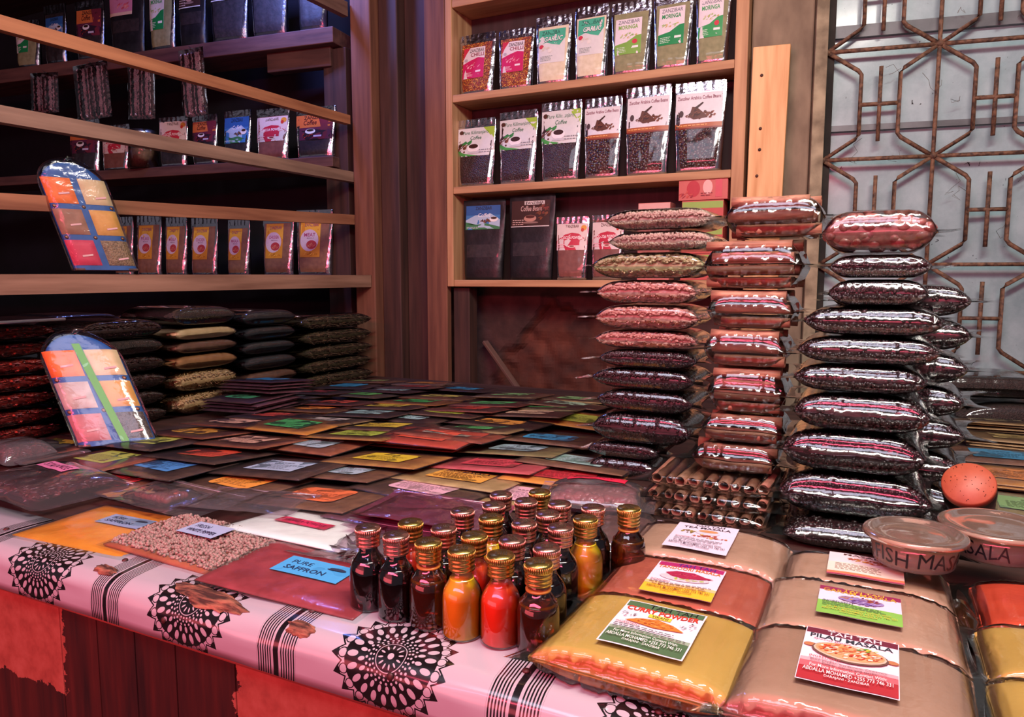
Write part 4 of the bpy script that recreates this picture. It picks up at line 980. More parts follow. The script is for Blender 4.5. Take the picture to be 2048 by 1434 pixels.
    if k == 'cocoa': return [('rect', 0, 0, 1, 1, '#dcccc8'), ('poly', [(0, 0), (1, 0), (1, .36), (.72, .62), (.5, .66), (.28, .6), (0, .36)], '#c02c44'), ('text', Z, .28, .84, .72, .96, .03, 0, '#5c3c38'), ('text', 'COCOA POWDER', .16, .42, .86, .53, .05, 0, '#f4e4e4'), ('ell', .88, .84, .09, .1, '#dc9c3c'), ('ell', .84, .76, .05, .07, '#c83c2c'), ('ell', .52, .14, .13, .05, '#e8c8c0'), ('ell', .52, .15, .08, .03, '#8c3c34'), ('lines', .06, .08, .34, .26, 2, '#e8a8b0')]
    if k == 'coffee': return [('rect', 0, 0, 1, 1, '#5c2440'), ('rect', 0, .5, 1, 1, '#c86c38'), ('poly', [(.6, 1), (1, 1), (1, 0), (.4, 0), (.7, .5)], '#6c2434'), ('poly', [(0, .0), (1, 0), (1, .3), (.5, .42), (0, .34)], '#2c1828'), ('text', Z, .22, .82, .86, .96, .03, 0, '#2c1818'), ('text', 'Coffee', .22, .6, .58, .8, .03, .2, '#4c1c1c'), ('ell', .42, .34, .14, .1, '#e8e0e4'), ('ell', .42, .38, .1, .05, '#2c1410'), ('spots', .3, .18, .26, .08, ['#a83428', '#8c2c20'], 12, .03), ('rect', .52, .1, .74, .17, '#c8c0d8')]
    if k == 'masala' or k == 'pilau' or k == 'meat' or k == 'chicken':
        return [('rect', 0, 0, 1, 1, '#d89430'), ('poly', [(0, .9), (1, .9), (1, .55), (.6, .7), (0, .5)], '#e8b440'), ('text', Z, .2, .84, .9, .93, .02, 0, '#8c4c6c'), ('ell', .46, .46, .46, .3, '#dcc4d0'), ('text', {'masala': 'MASALA', 'pilau': 'PILAU', 'meat': 'MEAT', 'chicken': 'CHICKEN'}[k], .2, .56, .76, .66, .03, 0, '#a83c6c'), ('text', 'MASALA', .34, .5, .7, .54, .01, 0, '#8c5c74'), ('ell', .58, .34, .26, .12, '#b83c44'), ('spots', .58, .35, .2, .08, ['#c85c54', '#a03038', '#d88868'], 14, .06), ('spots', .5, .08, .4, .05, ['#b87420', '#f0c050'], 14, .06)]
    if k == 'pinkart': return [('rect', 0, 0, 1, 1, '#c87c9c'), ('rect', 0, .6, 1, 1, '#8c88c4'), ('text', 'Cocoa', .3, .5, .75, .72, .02, .2, '#a83c78'), ('spots', .6, .3, .3, .1, ['#d85c6c', '#c04c60', '#e08c8c'], 20, .07), ('rect', 0, 0, 1, .1, '#dcb8a8')]
ARTC = {}
def pouch(kind, cont, label, base, w, h, rz=0, lbox=(.5, .56, .86, .44), foil=None, lean=.03, black=False, dep=.055, group=None, seal=True):
    """lbox = label centre and size as fractions of the pouch face"""
    t = thing('spice_pouch', label, 'pouch', base, (-lean, 0, rz), group); sd = R.random() * 50
    foil = foil or FOIL
    def tk(u, v):
        pr = (.72 + .28 * min(1, v / .12)) if v < .12 else max(.05, 1 - (v - .12) / .74) ** .8
        return .003 + dep / 2 * pr * max(0, 1 - u ** 4) ** .5
    def xs(u, v): return u * w / 2 * (.90 + .10 * min(1, v * 1.3)) * (1 - .012 * abs(nz(v * 6, sd)))
    def fr(u, v, off=0, cr=1.0):
        k = .0016 * cr * nz(u * 3, v * 5, sd) + (.0022 * cr * nz(u * 9, v * 14, sd) if abs(u) > .8 or v > .86 else .0008 * cr * nz(u * 7, v * 9, sd))
        return Vector((xs(u, v), -tk(u, v) - k - off, v * h))
    mb = MB(); f = lambda a: math.sin((a - .5) * PI)
    mb.grid(22, 28, lambda a, b: fr(f(a), b)); mb.grid(22, 28, lambda a, b: Vector((xs(f(a), b), tk(f(a), b), b * h)), flip=True)
    mb.grid(22, 1, lambda a, b: fr(f(a), 0) if b > .5 else Vector((xs(f(a), 0), tk(f(a), 0), 0))); mb.grid(22, 1, lambda a, b: fr(f(a), 1) if b < .5 else Vector((xs(f(a), 1), tk(f(a), 1), h)))
    bm_ = noise_mat('#121114', '#1c1a1e', 20, .42, .5, dist=.006) if black else foil
    mb.build('pouch_body', bm_, t, weld=True)
    if black: mb = MB().grid(16, 6, lambda a, b: fr(-.8 + 1.6 * a, .28 + .16 * b, .0008)); mb.build('clear_strip', content(cont), t)
    else: mb = MB().grid(18, 22, lambda a, b: fr((-.86 + 1.72 * a) * (1 - .12 * (1 - b) ** 3), .05 + .80 * b, .0009)); mb.build('contents', content(cont), t)
    if seal and not black:
        mb = MB().grid(30, 4, lambda a, b: fr(-.98 + 1.96 * a, .9 + .1 * b, .0012 + .001 * math.sin(a * 40 + sd)), 0); mb.build('seal_strip', foil, t)
    cx, cy, fw, fh = lbox; lw_, lh_ = fw * w, fh * h
    def lf(x, y, off):
        X = x + (cx - .5) * w; zz = y + cy * h; v = zz / h; u = max(-1, min(1, X / (w / 2 * (.90 + .10 * min(1, v * 1.3)))))
        return Vector((X, -tk(u, v) - .0016 * nz(u * 3, v * 5, sd) - .0012 - off, zz))
    key = (kind,)
    label_mesh(lw_, lh_, art(kind), lf, parent=t, step=.00022)
    return t
# right-hand shelf unit
def upouch(kind, cont, l, r, top, zs, label, Y=3.135, **k):
    a = ony(l, 500, Y).x; b = ony(r, 500, Y).x; a = ony(l, (top + 150) / 2, Y).x; b = ony(r, (top + 150) / 2, Y).x
    h = ony((l + r) / 2, top, Y).z - zs
    return pouch(kind, cont, label, ((a + b) / 2, Y, zs + .001), (b - a) * .97, h, k.pop('rz', R.uniform(-.05, .05)), **k)
za, zb, zc = 1.364, .937, .493
upouch('chilli', 'chilli', 918, 992, 68, za, 'foil pouch of chilli flakes with pink label, leftmost on the upper shelf', lbox=(.44, .52, .60, .52))
upouch('chilli', 'chilli', 997, 1068, 58, za, 'foil pouch of chilli flakes with pink label, next to the garlic pouches', lbox=(.44, .54, .62, .52))
upouch('garlic', 'garlic', 1072, 1143, 32, za, 'cream garlic powder pouch with green label, next to the chilli pouches', lbox=(.47, .56, .76, .5))
upouch('garlic', 'garlic', 1148, 1218, 12, za, 'cream garlic powder pouch with green label, next to the olive moringa pouches', lbox=(.5, .58, .76, .5))
upouch('moringa_a', 'moringa', 1222, 1303, 3, za, 'olive moringa powder pouch with yellow-green label and red dot', lbox=(.45, .52, .66, .5))
upouch('moringa_b', 'moringa', 1306, 1386, -16, za, 'olive moringa powder pouch with deep green label, middle of three', lbox=(.48, .56, .66, .5))
upouch('moringa_c', 'moringa', 1390, 1462, -32, za, 'olive moringa powder pouch with green label, rightmost on the upper shelf', lbox=(.45, .58, .7, .5))
upouch('kili', 'coffee', 913, 992, 238, zb, 'foil coffee pouch with green and white label, leftmost on the middle shelf', lbox=(.5, .66, .96, .42))
upouch('kili', 'coffee', 996, 1077, 222, zb, 'foil coffee pouch with green and white label, second on the middle shelf', lbox=(.5, .68, .96, .42))
upouch('kili', 'coffee', 1081, 1165, 203, zb, 'foil coffee pouch with green and white label, beside the first bean pouch', lbox=(.5, .68, .96, .42))
upouch('arabica', 'beans', 1168, 1246, 195, zb, 'foil coffee bean pouch with white label, left of its three likes', lbox=(.48, .68, .94, .4))
upouch('arabica', 'beans', 1251, 1345, 172, zb, 'foil coffee bean pouch with white label, middle of its three likes', lbox=(.5, .68, .92, .4))
upouch('arabica', 'beans', 1350, 1455, 163, zb, 'foil coffee bean pouch with white label, rightmost on the middle shelf', lbox=(.48, .68, .92, .4))
upouch('blue', 'ground', 925, 1010, 400, zc, 'black matt pouch with blue mountain label on the lower shelf', lbox=(.48, .78, .82, .3), black=True)
upouch('darkcoffee', 'ground', 1016, 1112, 390, zc, 'black matt pouch with dark brown coffee label on the lower shelf', lbox=(.48, .78, .84, .31), black=True)
upouch('cocoa', 'cocoa', 1113, 1180, 434, zc, 'cocoa powder pouch with red and white label beside the black pouches', lbox=(.5, .68, .94, .42))
upouch('cocoa', 'cocoa', 1184, 1252, 430, zc, 'cocoa powder pouch with red label, half behind the white pepper bags', lbox=(.5, .68, .94, .42))
# tea cartons at the right end of the lower shelf
def carton(l, r, yt, yb, Y, label, c1, c2, bot=None, d=.09):
    a = ony(l, yb, Y); b = ony(r, yb, Y); zt = ony(l, yt, Y).z; zb_ = a.z if bot is None else bot; w = b.x - a.x; h = zt - zb_
    t = thing('tea_carton', label, 'carton', ((a.x + b.x) / 2, Y + d / 2, zb_), (0, 0, 0))
    MB().box(-w / 2, -d / 2, 0, w / 2, d / 2, h).build('box', ink(c1, .35), t, False, .001)
    label_mesh(w * .98, h * .96, [('rect', 0, 0, 1, 1, c1), ('rect', .0, .9, 1, 1, c2), ('ell', .3, .45, .14, .34, '#b02c34'), ('ell', .6, .5, .1, .3, '#e0b0a8'), ('rect', .76, .08, .9, .92, '#c8505a'), ('spots', .2, .2, .18, .14, ['#902028', '#c04c3c'], 12, .04), ('lines', .46, .12, .72, .3, 2, '#7c2c30')],
               lambda x, y, off: Vector((x, -d / 2 - off, y + h / 2)), 'printed_face', t)
    return t, zt, zb_
t, zt, zbx = carton(1357, 1455, 352, 402, 3.09, 'red tea carton with fruit picture, topmost at the right end of the lower shelf', '#c06058', '#d8c8c0')
for k in range(3): carton(1352 - k, 1452, 0, 410, 3.09, 'green-edged tea carton under the red one, hidden behind the bag stacks', '#8ca84c', '#c05048', bot=zc + .001 + k * (zbx - zc) / 3) if False else None
hh = (zbx - zc - .002) / 3
for k in range(3):
    X = (ony(1357, 402, 3.09).x + ony(1455, 402, 3.09).x) / 2
    t = thing('tea_carton', ['green-edged tea carton at the bottom of the pile on the lower shelf', 'green-edged tea carton, middle of the pile on the lower shelf', 'green-edged tea carton directly under the red one with fruit picture'][k], 'carton', (X, 3.135, zc + .001 + k * hh))
    MB().box(-.085, -.045, 0, .085, .045, hh - .001).build('box', ink('#b85048'), t, False, .001); MB().box(-.083, -.0458, hh * .7, .083, -.0452, hh * .95).build('green_band', ink('#8cb050'), t, False)
X = (ony(1262, 402, 3.09).x + ony(1350, 402, 3.09).x) / 2; zt = ony(1300, 404, 3.09).z
for k in range(3):
    hh = (zt - zc - .001) / 3
    t = thing('tea_carton', ['pinkish tea carton at the bottom of the pile behind the white pepper', 'pinkish tea carton, middle of the pile behind the white pepper', 'pinkish tea carton just showing above the white pepper bags'][k], 'carton', (X, 3.16, zc + .001 + k * hh))
    MB().box(-.07, -.045, 0, .07, .045, hh - .001).build('box', ink('#c07068'), t, False, .001); MB().box(-.068, -.0458, hh * .75, .068, -.0452, hh * .97).build('pale_band', ink('#d8a8a0'), t, False)
# left alcove pouches
def apouch(kind, cont, l, r, top, zs, label, off=-.045, **k):
    ym = top + 60; a = au(l, ym, off)[0]; b = au(r, ym, off)[0]; h = au((l + r) / 2, top, off)[1] - zs
    p = apt((a + b) / 2, zs + .001, off); return pouch(kind, cont, label, p, (b - a) * .97, h, AA + k.pop('rz', R.uniform(-.06, .06)), **k)
zt_, zm_, zl_ = 1.79, 1.14, .515
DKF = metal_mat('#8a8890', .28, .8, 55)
apouch('moringa_b', 'moringa', 36, 82, 42, zt_, 'small olive pouch with green label, far left on the top alcove shelf', lbox=(.3, .62, .6, .6), foil=DKF, lean=0)
apouch('blue', 'ground', 90, 136, 10, zt_, 'dark pouch with blue label on the top alcove shelf', lbox=(.5, .62, .8, .34), foil=DKF, lean=0)
apouch('coffee', 'ground', 154, 210, 2, zt_, 'dark pouch with wine-red coffee label on the top alcove shelf', lbox=(.5, .62, .86, .46), foil=DKF, lean=0)
apouch('pinkart', 'ground', 220, 290, -48, zt_, 'black pouch with pink and violet label on the top alcove shelf', lbox=(.36, .70, .68, .4), foil=DKF, black=True, lean=0)
apouch('moringa_b', 'moringa', 298, 354, -35, zt_, 'olive pouch with green label, middle of the top alcove shelf', lbox=(.34, .58, .6, .56), foil=DKF, lean=0)
apouch('darkcoffee', 'ground', 357, 414, -60, zt_, 'black glossy pouch right of the olive one on the top alcove shelf', lbox=(.45, .7, .8, .4), foil=DKF, black=True, lean=0)
apouch('darkcoffee', 'ground', 421, 497, -75, zt_, 'black glossy pouch with shiny right edge, third from the right on top', lbox=(.45, .72, .8, .4), foil=DKF, lean=0)
apouch('cocoa', 'ground', 502, 576, -90, zt_, 'dark pouch with red label end, second from the right on the top alcove shelf', lbox=(.45, .74, .8, .34), foil=DKF, lean=0)
apouch('darkcoffee', 'ground', 596, 655, -95, zt_, 'dark pouch lit blue at the right end of the top alcove shelf', lbox=(.45, .74, .8, .34), foil=DKF, lean=0)
apouch('coffee', 'ground', 141, 200, 236, zm_, 'coffee pouch with orange label, leftmost on the middle alcove shelf', lbox=(.48, .60, .9, .5))
apouch('cocoa', 'cocoa', 205, 262, 250, zm_, 'cocoa pouch with crimson label, second on the middle alcove shelf', lbox=(.5, .62, .94, .5))
apouch('cocoa', 'ground', 320, 376, 234, zm_, 'dark pouch with white and red label behind the second rail', lbox=(.5, .66, .94, .5))
apouch('coffee', 'ground', 384, 437, 230, zm_, 'coffee pouch with sunset-coloured label in the middle of the alcove', lbox=(.5, .66, .94, .42))
apouch('blue', 'ground', 447, 504, 221, zm_, 'coffee pouch with blue sky and green label on the middle alcove shelf', lbox=(.5, .62, .9, .5))
apouch('cocoa', 'cocoa', 512, 581, 217, zm_, 'cocoa pouch with red mound label right of the blue one', lbox=(.5, .60, .94, .48))
apouch('coffee', 'ground', 591, 673, 214, zm_, 'largest coffee pouch with orange label, right end of the middle alcove shelf', lbox=(.48, .60, .94, .5))
for i, (k, l, r, tp, lab) in enumerate([('masala', 228, 268, 434, 'brown spice pouch half hidden by the upper arched bag'), ('pilau', 272, 325, 432, 'brown spice pouch with pilau label, first whole one right of the arched bag'), ('masala', 329, 376, 435, 'brown spice pouch, third from the left on the lowest alcove shelf'),
        ('chicken', 380, 438, 436, 'brown spice pouch with wrinkled shiny front, centre of the lowest alcove shelf'), ('masala', 453, 502, 440, 'brown spice pouch left of the wide chicken masala pouch'), ('chicken', 525, 588, 428, 'brown spice pouch with chicken masala label, second from the right'), ('meat', 592, 666, 420, 'widest brown spice pouch with meat masala label, rightmost on the lowest alcove shelf')]):
    apouch(k, 'masala', l, r, tp, zl_, lab, lbox=(.42, .56, .56, .56))
# glass jar among them
def alc_jar():
    a = au(265, 300, -.03)[0]; b = au(308, 300, -.03)[0]; zt = au(286, 262, -.03)[1]; r = (b - a) / 2; h = zt - zm_
    t = thing('glass_spice_jar', 'round clear jar with silvery lid among the pouches of the middle alcove shelf', 'jar', apt((a + b) / 2, zm_ + .001, -.03))
    MB().lathe([(0, 0), (r, 0), (r, h * .8), (r * .85, h * .84), (0, h * .84)], 24).build('glass', film_mat(refl=2), t)
    MB().lathe([(0, .004), (r * .93, .004), (r * .93, h * .5), (0, h * .5)], 20).build('contents', noise_mat('#6c4c3c', '#8c6c54', 40, .7, .3), t)
    MB().lathe([(0, h * .84), (r * .95, h * .84), (r * .95, h), (0, h)], 24).build('lid', metal_mat('#c8c8cc', .3, .2), t)
alc_jar()
# hanging bags of braided strands
def braided(l, r, yt, yb, off, label, sd):
    a = au(l, yt, off)[0]; b = au(r, yt, off)[0]; zt = au(l, yt, off)[1]; zb_ = au(l, yb, off)[1]; w = b - a; h = zt - zb_; rr = random.Random(sd)
    t = thing('braided_strand_bag', label, 'bag', apt((a + b) / 2, zt, off), (0, .05 * (-1) ** sd, AA), 'bags hanging from the top alcove shelf')
    mb = MB(); n = 6
    for i in range(n):
        x = (i + .5) / n * w * .9 - w * .45; z = -.02
        while z > -h + .03:
            for s in (0, 1):
                c = Vector((x + (.004 if s else -.004), rr.uniform(-.004, .004), z)); e = Matrix.Rotation(.9 if s else -.9, 3, 'Y')
                mb.add([c + e @ Vector((p.x * .011, p.y * .006, p.z * .006)) for p in POD[0]], POD[1], (i + s) % 3 if s else 2)
            z -= .012
    mb.build('braided_strands', [noise_mat('#301a1c', '#4c2a2a', 60, .6, .3), noise_mat('#1a1214', '#2c1e20', 60, .6, .3), noise_mat('#b8b0b0', '#d4cccc', 60, .6, .3)], t)['kind'] = 'stuff'
    mb = MB()
    for s in (1, -1): mb.grid(14, 18, lambda x, y: Vector(((x - .5) * w * 1.05, s * (.014 * (1 - (2 * x - 1) ** 4) ** .5 * min(1, 6 * y, 5 * (1 - y)) + .002 * nz(x * 8, y * 12, sd)), -y * h + .01)), flip=s < 0)
    mb.build('clear_bag', film_mat(refl=2.2), t)
    MB().tube([(0, .012, .012), (0, .0, .016), (0, -.010, .02)], .0018, 6).build('nail', noise_mat('#2a1c1a', '#4a302a', 50, .6, 0), t)
for i, (l, r, yt, yb, lab) in enumerate([(62, 115, 152, 232, 'clear hanging bag of braided strands, leftmost, shortest, behind the second rail'), (147, 213, 134, 246, 'clear hanging bag of braided strands tilted to one side, second from left'), (256, 308, 132, 245, 'clear hanging bag of braided strands with a white split, third from left'), (357, 405, 104, 240, 'clear hanging bag of braided strands, rightmost, behind the topmost rail')]):
    braided(l, r, yt, yb, .035, lab, i)

# ================================================================== ARCHED SPICE ASSORTMENTS
def arch(label, base, w, h, rz, lean, roll, cells, strip, sd, shear=0):
    t = thing('arched_spice_board', label, 'spice assortment', base, (-lean, roll, rz)); th = .035
    def inside(x, z):
        r = w / 2
        return True
    def edge(b):   # half width at height fraction b
        zz = b * h; r = w / 2; zc_ = h - r * .9
        return r if zz < zc_ else r * math.sqrt(max(0, 1 - ((zz - zc_) / (r * .9)) ** 2))
    def body(k, yo, tt, mi=0, name='', mat=None, off=0):
        mb = MB(); f = lambda a: math.sin((a - .5) * PI)
        for s in (-1, 1): mb.grid(18, 34, lambda a, b: Vector((f(a) * (edge(math.sin(b * PI / 2)) * k), s * (tt / 2 * max(0, 1 - abs(f(a)) ** 6) ** .5 * min(1, (1 - b) * 6) ** .5 + off) + yo + .0018 * (off > 0) * nz(a * 14, b * 20, sd), math.sin(b * PI / 2) * h * (k if k > 1 else 1))), flip=s > 0)
        return mb.build(name, mat, t)
    body(.97, 0, th, name='blue_board', mat=noise_mat('#1c4c8c', '#24589c', 30, .6, .2))
    MB().box(-w * .48, -th * .47, -.0, w * .48, th * .47, .006).build('base_strip', noise_mat('#3c2a28', '#5c4440', 30, .7, .3), t, False)
    yf = lambda x: -(th / 2 * max(0, 1 - abs(x / (w * .485)) ** 6) ** .5)
    rows, lo, hi = 3, .03, .80
    for i, (m, tx) in enumerate(cells):
        cx = (-1, 1)[i % 2] * w * .262; rr_ = i // 2; ch = h * .235; cz = h * (.72 - .285 * rr_) + .004; cw_ = w * .42
        mb = MB(); mb.grid(8, 8, lambda a, b: (lambda x, z: Vector((x, yf(x) - .001 - .006 * (max(0, 1 - (2 * a - 1) ** 6) * max(0, 1 - (2 * b - 1) ** 6)) ** .5, z)))(cx + (a - .5) * cw_, cz + (b - .5) * ch))
        o = mb.build('spice_sachet', m, t)
        tl = MB().box(-.016, -.0004, -.003, .016, .0, .003).build('name_slip', ink('#c8a0a0'), o, False); tl.location = (cx + .008, yf(cx) - .0085, cz - .01 - .01 * (i % 2)); tl.rotation_euler = (0, -.15, 0)
    for z in (h * .588, h * .304):
        for x in (-w * .42, 0, w * .42): MB().lathe([(.006, 0), (.005, .002), (.002, .003), (0, .003)], 12, M=Matrix.Translation((x, yf(x) - .001, z)) @ Matrix.Rotation(PI / 2, 4, 'X')).build('eyelet', noise_mat('#6c4a38', '#8c6850', 30, .4, 0, metal=.6), t)
    if strip:
        mb = MB().grid(3, 20, lambda a, b: (lambda x, z: Vector((x, yf(x) - .0085, z)))(-w * .06 + w * .10 * a + w * .12 * (1 - b), h * (.02 + .88 * b))); mb.build('green_paper_strip', ink('#5cb05c'), t)
    body(1.04, 0, th + .012, name='clear_wrap', mat=film_mat(refl=.7, base=.01, bump=.25, bscale=30), off=.002)
    MB().tube([(-.01, 0, h * 1.0), (.012, -.006, h * 1.05), (.03, 0, h * 1.055), (.012, .006, h * 1.03), (-.01, 0, h * 1.0)], .0035, 6).build('tied_knot', film_mat(tint='#d8e0d8', refl=2.5), t)
    if shear:
        for ob in [c for ch in t.children for c in (ch, *ch.children)]:
            if ob.parent != t: ob.location.x += shear * ob.location.z; continue
            for v in ob.data.vertices: v.co.x += shear * v.co.z
SC = {'or': noise_mat('#d0682c', '#e07c38', 30, .6, .3), 'cr': noise_mat('#c0ac84', '#d0bc94', 30, .6, .3), 'br': noise_mat('#8a6450', '#9c7460', 30, .6, .3), 'oc': noise_mat('#bc8c44', '#cc9c54', 30, .6, .3), 'cr2': noise_mat('#b4304c', '#c03c58', 30, .6, .3), 'se': grain_mat('#6c5844', '#8c7458', 200), 'wh': noise_mat('#a89890', '#c0b4ac', 30, .6, .3), 'pk': noise_mat('#a86c70', '#b87c80', 30, .6, .3), 'pp': grain_mat('#3c3434', '#5c504c', 260)}
b1 = onx(214, 547, -2.375)
arch('upper arched clear bag of six spices on blue board, standing on the lowest rail', (-2.375, b1.y, .527), .20, .36, 1.15, .10, 0, [(SC['or'], ''), (SC['cr'], ''), (SC['br'], ''), (SC['oc'], ''), (SC['cr2'], ''), (SC['se'], '')], False, 1, -.27)
b2 = onz(238, 886, .03)
arch('lower arched clear bag of spices with green paper strip, leaning on the chilli bags', (b2.x, b2.y, .022), .205, .34, .82, .42, 0, [(SC['or'], ''), (SC['cr'], ''), (SC['wh'], ''), (SC['oc'], ''), (SC['pk'], ''), (SC['pp'], '')], True, 2, -.36)

# tablet on the chilli bags
def tablet():
    c = onz(40, 634, .375)
    t = thing('tablet_computer', 'thin tablet with pale metal rim lying on the chilli bags', 'tablet', (-2.33, 1.20, .372), (0, 0, .05))
    MB().box(-.13, -.19, 0, .13, .19, .009).build('metal_case', metal_mat('#b8bcc4', .35, .1), t, False, .003); MB().box(-.122, -.182, .0091, .122, .182, .0096).build('screen', noise_mat('#08080a', '#101014', 20, .12, 0), t, False)
tablet()

# ================================================================== BOTTLES
def bottle_proto(kind):
    t = thing('extract_bottle', '', 'bottle', (0, 0, 0)); h = .127
    pr = [(0, .001), (.024, .001), (.0278, .004), (.0285, .008), (.0285, .058), (.0275, .066), (.0245, .074), (.019, .082), (.0152, .088), (.0142, .092), (.0142, .116)]
    MB().lathe(pr, 32).build('glass', film_mat(refl=1.8, base=.02, bump=.0, rough=.03), t)
    lv_ = {'dark': .078, 'yellow': .086, 'orange': .084, 'amber': .074}[kind]
    li = [(0, .003), (.023, .003), (.0272, .007)] + [(r - .0012, z) for r, z in pr[4:] if z < lv_]
    li.append((max(.004, li[-1][0] - .001), lv_)); li.append((0, lv_))
    if kind == 'amber':
        m, nt, b = base_mat('amber_liquid'); b.inputs['Base Color'].default_value = lin('#b06a30'); b.inputs['Transmission Weight'].default_value = .9; b.inputs['Roughness'].default_value = .05; b.inputs['IOR'].default_value = 1.33
        n = nt.nodes.new('ShaderNodeTexNoise'); n.inputs['Scale'].default_value = 30; nt.links.new(coords(nt), n.inputs['Vector']); nt.links.new(ramp(nt, n.outputs[0], [(.3, '#a05c28'), (.7, '#b87438')]), b.inputs['Base Color'])
    else: m = {'dark': noise_mat('#120608', '#1c0a0c', 20, .12, 0), 'yellow': noise_mat('#e4c41c', '#eccc24', 15, .35, 0, coat=.5), 'orange': noise_mat('#e8501c', '#f05c24', 15, .35, 0, coat=.5)}[kind]
    MB().lathe(li, 28).build('liquid', m, t)
    gold = kind != 'dark'; cz = .097
    cp = [(.0165, cz), (.0185, cz + .001), (.0185, cz + .004), (.017, cz + .0055), (.0185, cz + .007), (.0185, cz + .010), (.017, cz + .0115), (.0185, cz + .013), (.0188, cz + .016), (.0176, cz + .0172), (.0190, cz + .019), (.0190, cz + .027), (.0178, cz + .0295), (0, cz + .030)]
    cap = MB().lathe(cp, 40).build('screw_cap', noise_mat('#c8aa5c' if gold else '#cc9c8c', '#d4b668' if gold else '#d8a898', 300, .28, .1, (1, 1, .1), metal=1), t)
    rr = random.Random(4); mb = MB()
    for k in range(40):
        a = 2 * PI * k / 40; mb.box(.0188, -.0005, cz + .0195, .0196, .0005, cz + .0265, M=Matrix.Rotation(a, 4, 'Z'))
    mb.build('knurling', cap.data.materials[0], cap)
    mb = MB()
    for r in range(3):
        for q in range(5):
            if rr.random() < .85: x = -.008 + q * .0036; y = -.005 + r * .0042; mb.box(x, y, cz + .0301, x + .0024, y + .0028, cz + .0303)
    mb.build('date_code', ink('#3c3424'), cap, False)
    if kind == 'amber': MB().lathe([(.0145, .088), (.0172, .0885), (.0175, .091), (.0145, .092)], 28).build('neck_ring', noise_mat('#a8702c', '#b87c34', 20, .3, 0), t)
    return t
BP = {k: bottle_proto(k) for k in ('dark', 'yellow', 'orange', 'amber')}
BL = [(744, 1056, 'dark', 'leftmost dark bottle, liquid lower than in the others, copper cap'), (802, 1071, 'dark', 'dark bottle second from the left in the front row, copper cap'), (845, 1055, 'orange', 'orange bottle with gold cap behind the first amber bottle'), (858, 1083, 'amber', 'clear amber bottle with gold cap, left of the yellow one'),
      (901, 1065, 'dark', 'dark bottle just behind the front yellow bottle'), (930, 1099, 'yellow', 'yellow bottle with gold cap in the front row'), (967, 1078, 'orange', 'orange bottle in the second row, right behind the front yellow one'), (938, 1023, 'dark', 'dark bottle left of the back yellow-orange bottle, copper cap'),
      (976, 1011, 'dark', 'dark bottle in the back group, second copper cap from its left'), (1002, 995, 'dark', 'dark bottle farthest back on the left of the group'), (997, 1036, 'yellow', 'yellow bottle in the middle of the group, surrounded by copper caps'), (1055, 1007, 'dark', 'dark bottle with copper cap left of the rearmost gold cap'),
      (1098, 1001, 'amber', 'rearmost gold-capped bottle in the middle of the group'), (1117, 1017, 'dark', 'dark bottle with copper cap in front of the rearmost gold cap'), (1085, 1031, 'dark', 'dark bottle in the heart of the group, copper cap'), (1053, 1045, 'dark', 'dark bottle with copper cap right of the middle yellow bottle'),
      (1032, 1090, 'dark', 'dark bottle behind the front bright orange one'), (1017, 1112, 'orange', 'bright orange bottle with gold cap at the very front'), (1077, 1125, 'amber', 'clear amber bottle with gold cap, nearest to the curry powder bag'), (1087, 1106, 'dark', 'dark bottle with pale cap behind the front right amber bottle'),
      (1121, 1053, 'dark', 'dark bottle with copper cap right of the pale-capped one'), (1150, 1043, 'yellow', 'yellow bottle near the right end with a gold cap'), (1178, 1026, 'dark', 'dark bottle between the right yellow and the last amber bottle'), (1200, 1014, 'amber', 'clear amber bottle at the right end, beside the tea masala')]
used = set(); placed = []
for (px, py, k, lab) in sorted(BL, key=lambda b: -b[1]):
    p = onz(px, py, .127); x, y = p.x, p.y
    for it in range(200):
        mv = False
        for (qx, qy) in placed:
            dd = math.hypot(x - qx, y - qy)
            if dd < .0578: x += (x - qx) / dd * (.058 - dd); y += (y - qy) / dd * (.058 - dd) + .0002; mv = True
        if not mv: break
    placed.append((x, y))
    if k not in used: o = BP[k]; used.add(k); o.location = (x, y, .0012); o['label'] = lab; o['group'] = 'extract bottles'; o.rotation_euler = (0, 0, .4)
    else: clone(BP[k], (x, y, .0012), (0, 0, R.uniform(-1, 1)), (1, 1, 1), lab, 'extract bottles')

